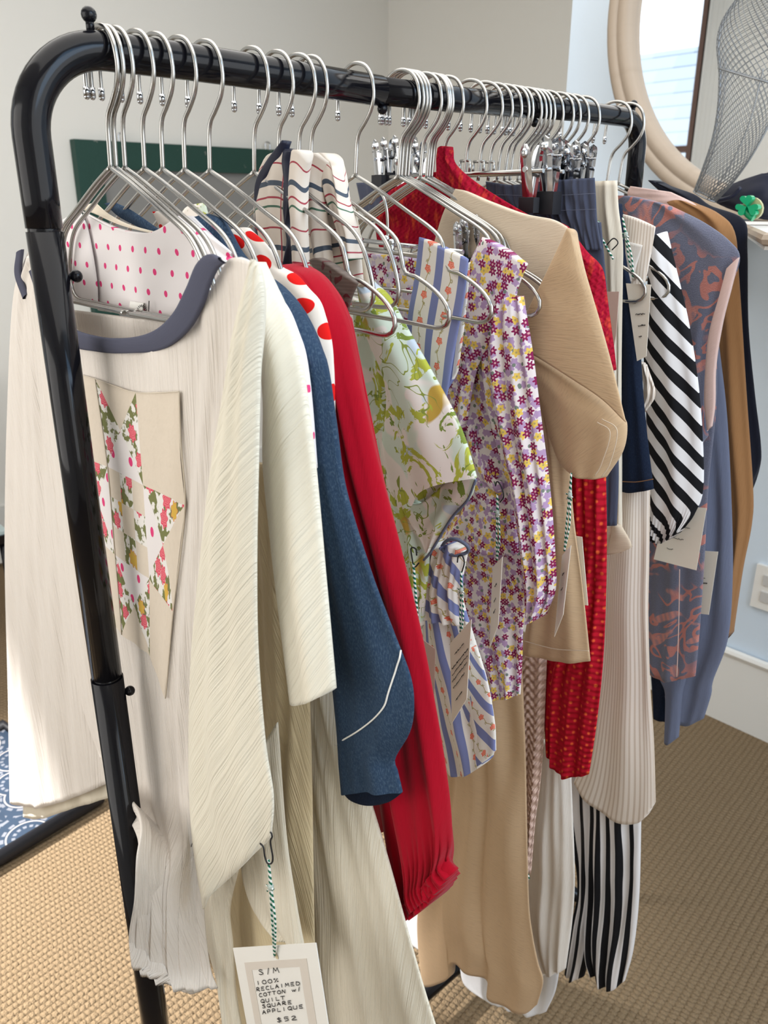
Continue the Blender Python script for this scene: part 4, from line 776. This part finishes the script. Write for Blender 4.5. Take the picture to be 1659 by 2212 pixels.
t_=thing('twine_loop','green and white twine and black pin hooked on the botanical hem','twine',onX(893,1200,.62)); Geo().tube(spl([onX(893,1218,.62),onX(896,1260,.62),onX(902,1340,.62)],20),.0017,8).out('twine',M['twine'],t_)
Geo().tube(spl([onX(900,1200,.62),onX(898,1186,.62),onX(888,1184,.62),onX(890,1205,.62),onX(895,1225,.62),onX(905,1216,.62)],24),.0009,6).out('safety_pin',M['ink'],t_)
# ---------------------------------------------------------------- background things
t=MT('chipped dark green paint',.6,.35).base((.018,.062,.048)); t.over(sm(t.noise(22,22,4,3,.6),.66,.68)*.7,(.30,.30,.27)); M['green']=t.bump(t.noise(80,30,3),.3,.002).done()
t=MT('grey slate board',.7,.3).base((.27,.265,.255)); M['board']=t.done()
bd=thing('framed_board','old chalkboard in a chipped dark green frame on the left wall','board',(2,YA-.04,.6))
P0=onY(160,300,YA-.05); x0,z1_=P0.x,P0.z; x1_=x0+1.15; z0_=z1_-.95; y=YA-.002; yf=YA-.05; fw=.115
g=Geo(); g.box((x0,yf,z1_-fw),(x1_,y,z1_)); g.out('top_rail',M['green'],bd,False); Geo().box((x0,yf,z0_),(x1_,y,z0_+fw)).out('bottom_rail',M['green'],bd,False)
Geo().box((x0,yf,z0_+fw),(x0+fw,y,z1_-fw)).out('stile',M['green'],bd,False); Geo().box((x1_-fw,yf,z0_+fw),(x1_,y,z1_-fw)).out('stile',M['green'],bd,False)
Geo().box((x0+fw,yf+.025,z0_+fw),(x1_-fw,y,z1_-fw)).out('panel',M['board'],bd,False)
for xx in (.22,1.0): Geo().tube(spl([(x0+xx-.012,yf+.01,z1_-.005),(x0+xx-.012,yf+.01,z1_+.03),(x0+xx+.012,yf+.01,z1_+.03),(x0+xx+.012,yf+.01,z1_-.005)],20),.004,6).out('hanging_ring',M['clip'],bd)
# round mirror
MX=2.10; c=Vector((MX,.128,1.943)); Rm=.505
mi=thing('round_mirror','large round mirror with a pale wood rim standing on the shelf','mirror',(MX,.128,1.44))
t=MT('pale birch wood',.5,.35).base((.40,.32,.245)); t.over(sm(t.noise(30,4,3),.5,.8)*.4,(.33,.26,.19)); wood=t.done()
g=Geo(); n=96; prof=[(Rm,.06),(Rm,-.005),(Rm-.012,-.012),(Rm-.030,-.012),(Rm-.033,-.006),(Rm-.036,-.012),(Rm-.062,-.008),(Rm-.066,.012),(Rm-.066,.06)]
for i in range(n):
    an=2*PI*i/n
    for r,xo in prof: g.v.append(c+Vector((xo-.01,r*math.cos(an),r*math.sin(an)))); g.uv.append((an*Rm,r))
m=len(prof)
for i in range(n):
    for k in range(m-1): a_=i*m+k; b_=((i+1)%n)*m+k; g.f.append((a_,b_,b_+1,a_+1))
g.out('frame',wood,mi)
Geo().prism([c+Vector((.012,(Rm-.062)*math.cos(2*PI*i/72),(Rm-.062)*math.sin(2*PI*i/72))) for i in range(72)],(.004,0,0)).out('glass',solid('mirror glass',(.93,.94,.95),.01,.5,1),mi,False)
# shelf under the mirror
sh=thing('wall_shelf','white shelf with light wood edge below the round mirror','shelf',(1.9,.1,1.40))
poly=[(2.189,.40),(2.05,.36),(1.88,.10),(1.30,-.20),(1.125,-.29),(1.125,-.75),(2.189,-.75)]
Geo().prism([(x,y_,1.437) for x,y_ in poly],(0,0,-.020)).out('board',M['trimw'],sh,False)
g=Geo(); e=[Vector((x,y_,1.430)) for x,y_ in poly[1:6]]; g.tube(e,.0085,8).out('edge_strip',wood,sh,False)
Geo().box((1.7,-.70,1.25),(2.189,-.67,1.417)).out('bracket',M['trimw'],sh,False); Geo().box((2.0,.25,1.25),(2.189,.27,1.417)).out('bracket',M['trimw'],sh,False)
# things on the shelf
o=thing('felt_bag','dark navy felt bag lying on the shelf behind the green shamrock','bag',(1.6,-.1,1.437)); 
def lump(name,pts,X0,X1,mat,par,bev=.01):
    P=[onX(x,y_,X0) for x,y_ in pts]; q=bmesh.new(); vs=[q.verts.new(p-parent_loc(par)) for p in P]; f=q.faces.new(vs); r=bmesh.ops.extrude_face_region(q,geom=[f]); bmesh.ops.translate(q,verts=[v for v in r['geom'] if isinstance(v,bmesh.types.BMVert)],vec=(X1-X0,0,0)); bmesh.ops.recalc_face_normals(q,faces=q.faces)
    bmesh.ops.bevel(q,geom=q.edges[:],offset=bev,segments=3,affect='EDGES',clamp_overlap=True)
    me=bpy.data.meshes.new(name); q.to_mesh(me); me.materials.append(mat); me.polygons.foreach_set('use_smooth',[True]*len(me.polygons)); ob=bpy.data.objects.new(name,me); COL.objects.link(ob); ob.parent=par; return ob
lump('body',[(1532,432),(1560,405),(1600,388),(1650,372),(1690,372),(1720,480),(1680,478),(1640,474),(1600,462),(1560,447)],1.62,1.70,M['navysatin'],o,.006)
Geo().tube(spl([onX(1535,430,1.60),onX(1550,433,1.60),onX(1580,425,1.60),onX(1600,405,1.60)],16),.004,8).out('handle',M['navysatin'],o)
o=thing('shamrock_ornament','shiny green shamrock ornament standing on the shelf','ornament',(1.45,-.03,1.437)); gm_=solid('green glass enamel',(.0,.34,.14),.15,.6); go=solid('pale gold back',(.45,.42,.22),.4,.5)
def heart(cx,cy,r,an,X,mat,nm):
    P=[]
    for k in range(36):
        t_=2*PI*k/36; hx_=16*math.sin(t_)**3; hy=13*math.cos(t_)-5*math.cos(2*t_)-2*math.cos(3*t_)-math.cos(4*t_)
        hx_,hy=hx_/17*r,(hy+17)/17*r; P.append(onX(cx+hx_*math.cos(an)+hy*math.sin(an),cy-(-hx_*math.sin(an)+hy*math.cos(an)),X))
    Geo().prism(P,(.012,0,0)).out(nm,mat,o,False)
for an in (-.1,2.0,-2.0):
    heart(1613,446,14,an,1.42,gm_,'leaf')
Geo().tube(spl([onX(1610,448,1.43),onX(1615,462,1.43),onX(1628,472,1.43)],10),.006,8).out('stem',gm_,o)
Geo().prism([onX(1625+22*math.cos(k*PI/8),450+24*math.sin(k*PI/8),1.435) for k in range(16)],(.006,0,0)).out('backing',go,o,False)
# wire mesh bust: bands of crossing wires
wb=thing('wire_mesh_bust','grey wire mesh bust standing on the shelf in front of the mirror','mesh bust',(1.55,.05,1.44))
mw=solid('grey steel wire',(.26,.27,.28),.35,.5,.8)
Lb=[(1500,412),(1522,355),(1540,300),(1552,235),(1556,160),(1552,100),(1560,55),(1582,15),(1612,-20),(1660,-42)]; Rb=[(1545,436),(1585,392),(1625,335),(1662,265),(1690,190),(1718,130),(1735,80),(1740,40),(1720,0),(1680,-38)]
l=spl([p+(0,) for p in Lb],61); r=spl([p+(0,) for p in Rb],61); rings=[]
for i in range(61):
    A=onX(l[i].x,l[i].y,1.58); B=onX(r[i].x,r[i].y,1.58); cc=(A+B)/2; hw=(A-B)/2; dp=hw.length*.62
    rings.append([cc+hw*math.cos(2*PI*k/64)+Vector((-math.sin(2*PI*k/64)*dp,0,0)) for k in range(64)])
g=Geo(); 
def addw(pts,r_): g.tube(pts,r_,3,False)
for k in range(0,64,2):
    addw([rings[i][(k+i)%64] for i in range(0,61)],.00065); addw([rings[i][(k-i)%64] for i in range(0,61)],.00065)
g.out('wire_mesh',mw,wb)
g=Geo(); g.tube([rings[i][0] for i in range(61)],.0018,6).tube([rings[i][32] for i in range(61)],.0018,6).tube([rings[i][10] for i in range(36)],.0014,6).tube([rings[i][22] for i in range(36)],.0014,6); g.tube(rings[32]+[rings[32][0]],.0017,6,False); g.tube(rings[0]+[rings[0][0]],.0016,6,False); g.out('wire_frame',mw,wb)
# left floor: framed glossy mat and glass table
t=MT('blue tooled ornament',.35,.5).base((.028,.048,.082)); d,x_,y_,r1,g1=t.voro(9,2.1); th_=y_.at2(x_); 
t.over(((d*26).sin()).gt(.55)*((th_*14).sin().gt(-.2)),(.20,.21,.24)); t.over((d-.46).ab().lt(.018),(.42,.38,.36)); t.over(sm(t.noise(6,6,2),.5,.7)*.4,(.02,.03,.05)); orn=t.bump(d*3,.4,.003).done()
rg=thing('ornate_floor_tray','low dark blue tray with tooled peacock pattern and black rim on the carpet at left','tray',(.3,1.2,0))
a0=onZ(-60,1878,.035); a1=onZ(216,1712,.035); dirv=(a1-a0).normalized(); pv=Vector((-dirv.y,dirv.x,0)); 
A=a1; B=a1-dirv*1.0; Cc=B+pv*.50; D=A+pv*.50
for q in (A,B,Cc,D): q.z=0
Geo().prism([Vector((p.x,p.y,.006)) for p in (A,B,Cc,D)],(0,0,.014)).out('panel',orn,rg,False)
ob=rg.children[0]; ul=ob.data.uv_layers[0]
for lp_ in ob.data.loops: co=ob.data.vertices[lp_.vertex_index].co; ul.data[lp_.index].uv=(co.x*1.0,co.y)
g=Geo(); 
cs=[Vector((p.x,p.y,.022)) for p in (A,B,Cc,D)]; g.tube(cs+[cs[0]],.018,10).out('rim',M['rubber'],rg)
tb=thing('glass_side_table','glass topped table with dark metal bars at the far left edge','table',(.5,2.2,0))
Geo().box((.15,2.05,.40),(.80,2.55,.412)).out('glass_top',solid('pale teal glass',(.42,.52,.52),.05,.6),tb,False)
g=Geo(); 
for x,y_ in ((.17,2.07),(.78,2.07),(.17,2.53),(.78,2.53)): Geo().tube([(x,y_,0),(x,y_,.40)],.011,8).out('leg',M['black'],tb)
g=Geo(); g.box((.15,2.04,.37),(.80,2.06,.40)); g.box((.15,2.54,.37),(.80,2.56,.40)); g.out('frame',M['black'],tb,False)
wc=thing('low_white_cabinet','low white cabinet against the left wall, mostly hidden by the cream sleeve','cabinet',(.4,2.8,0)); Geo().box((-.3,2.72,.02),(.95,2.94,.78)).out('body',M['trimw'],wc,False); Geo().box((-.33,2.69,.78),(.98,2.945,.82)).out('top',M['trimw'],wc,False)
bpy.context.view_layer.update()
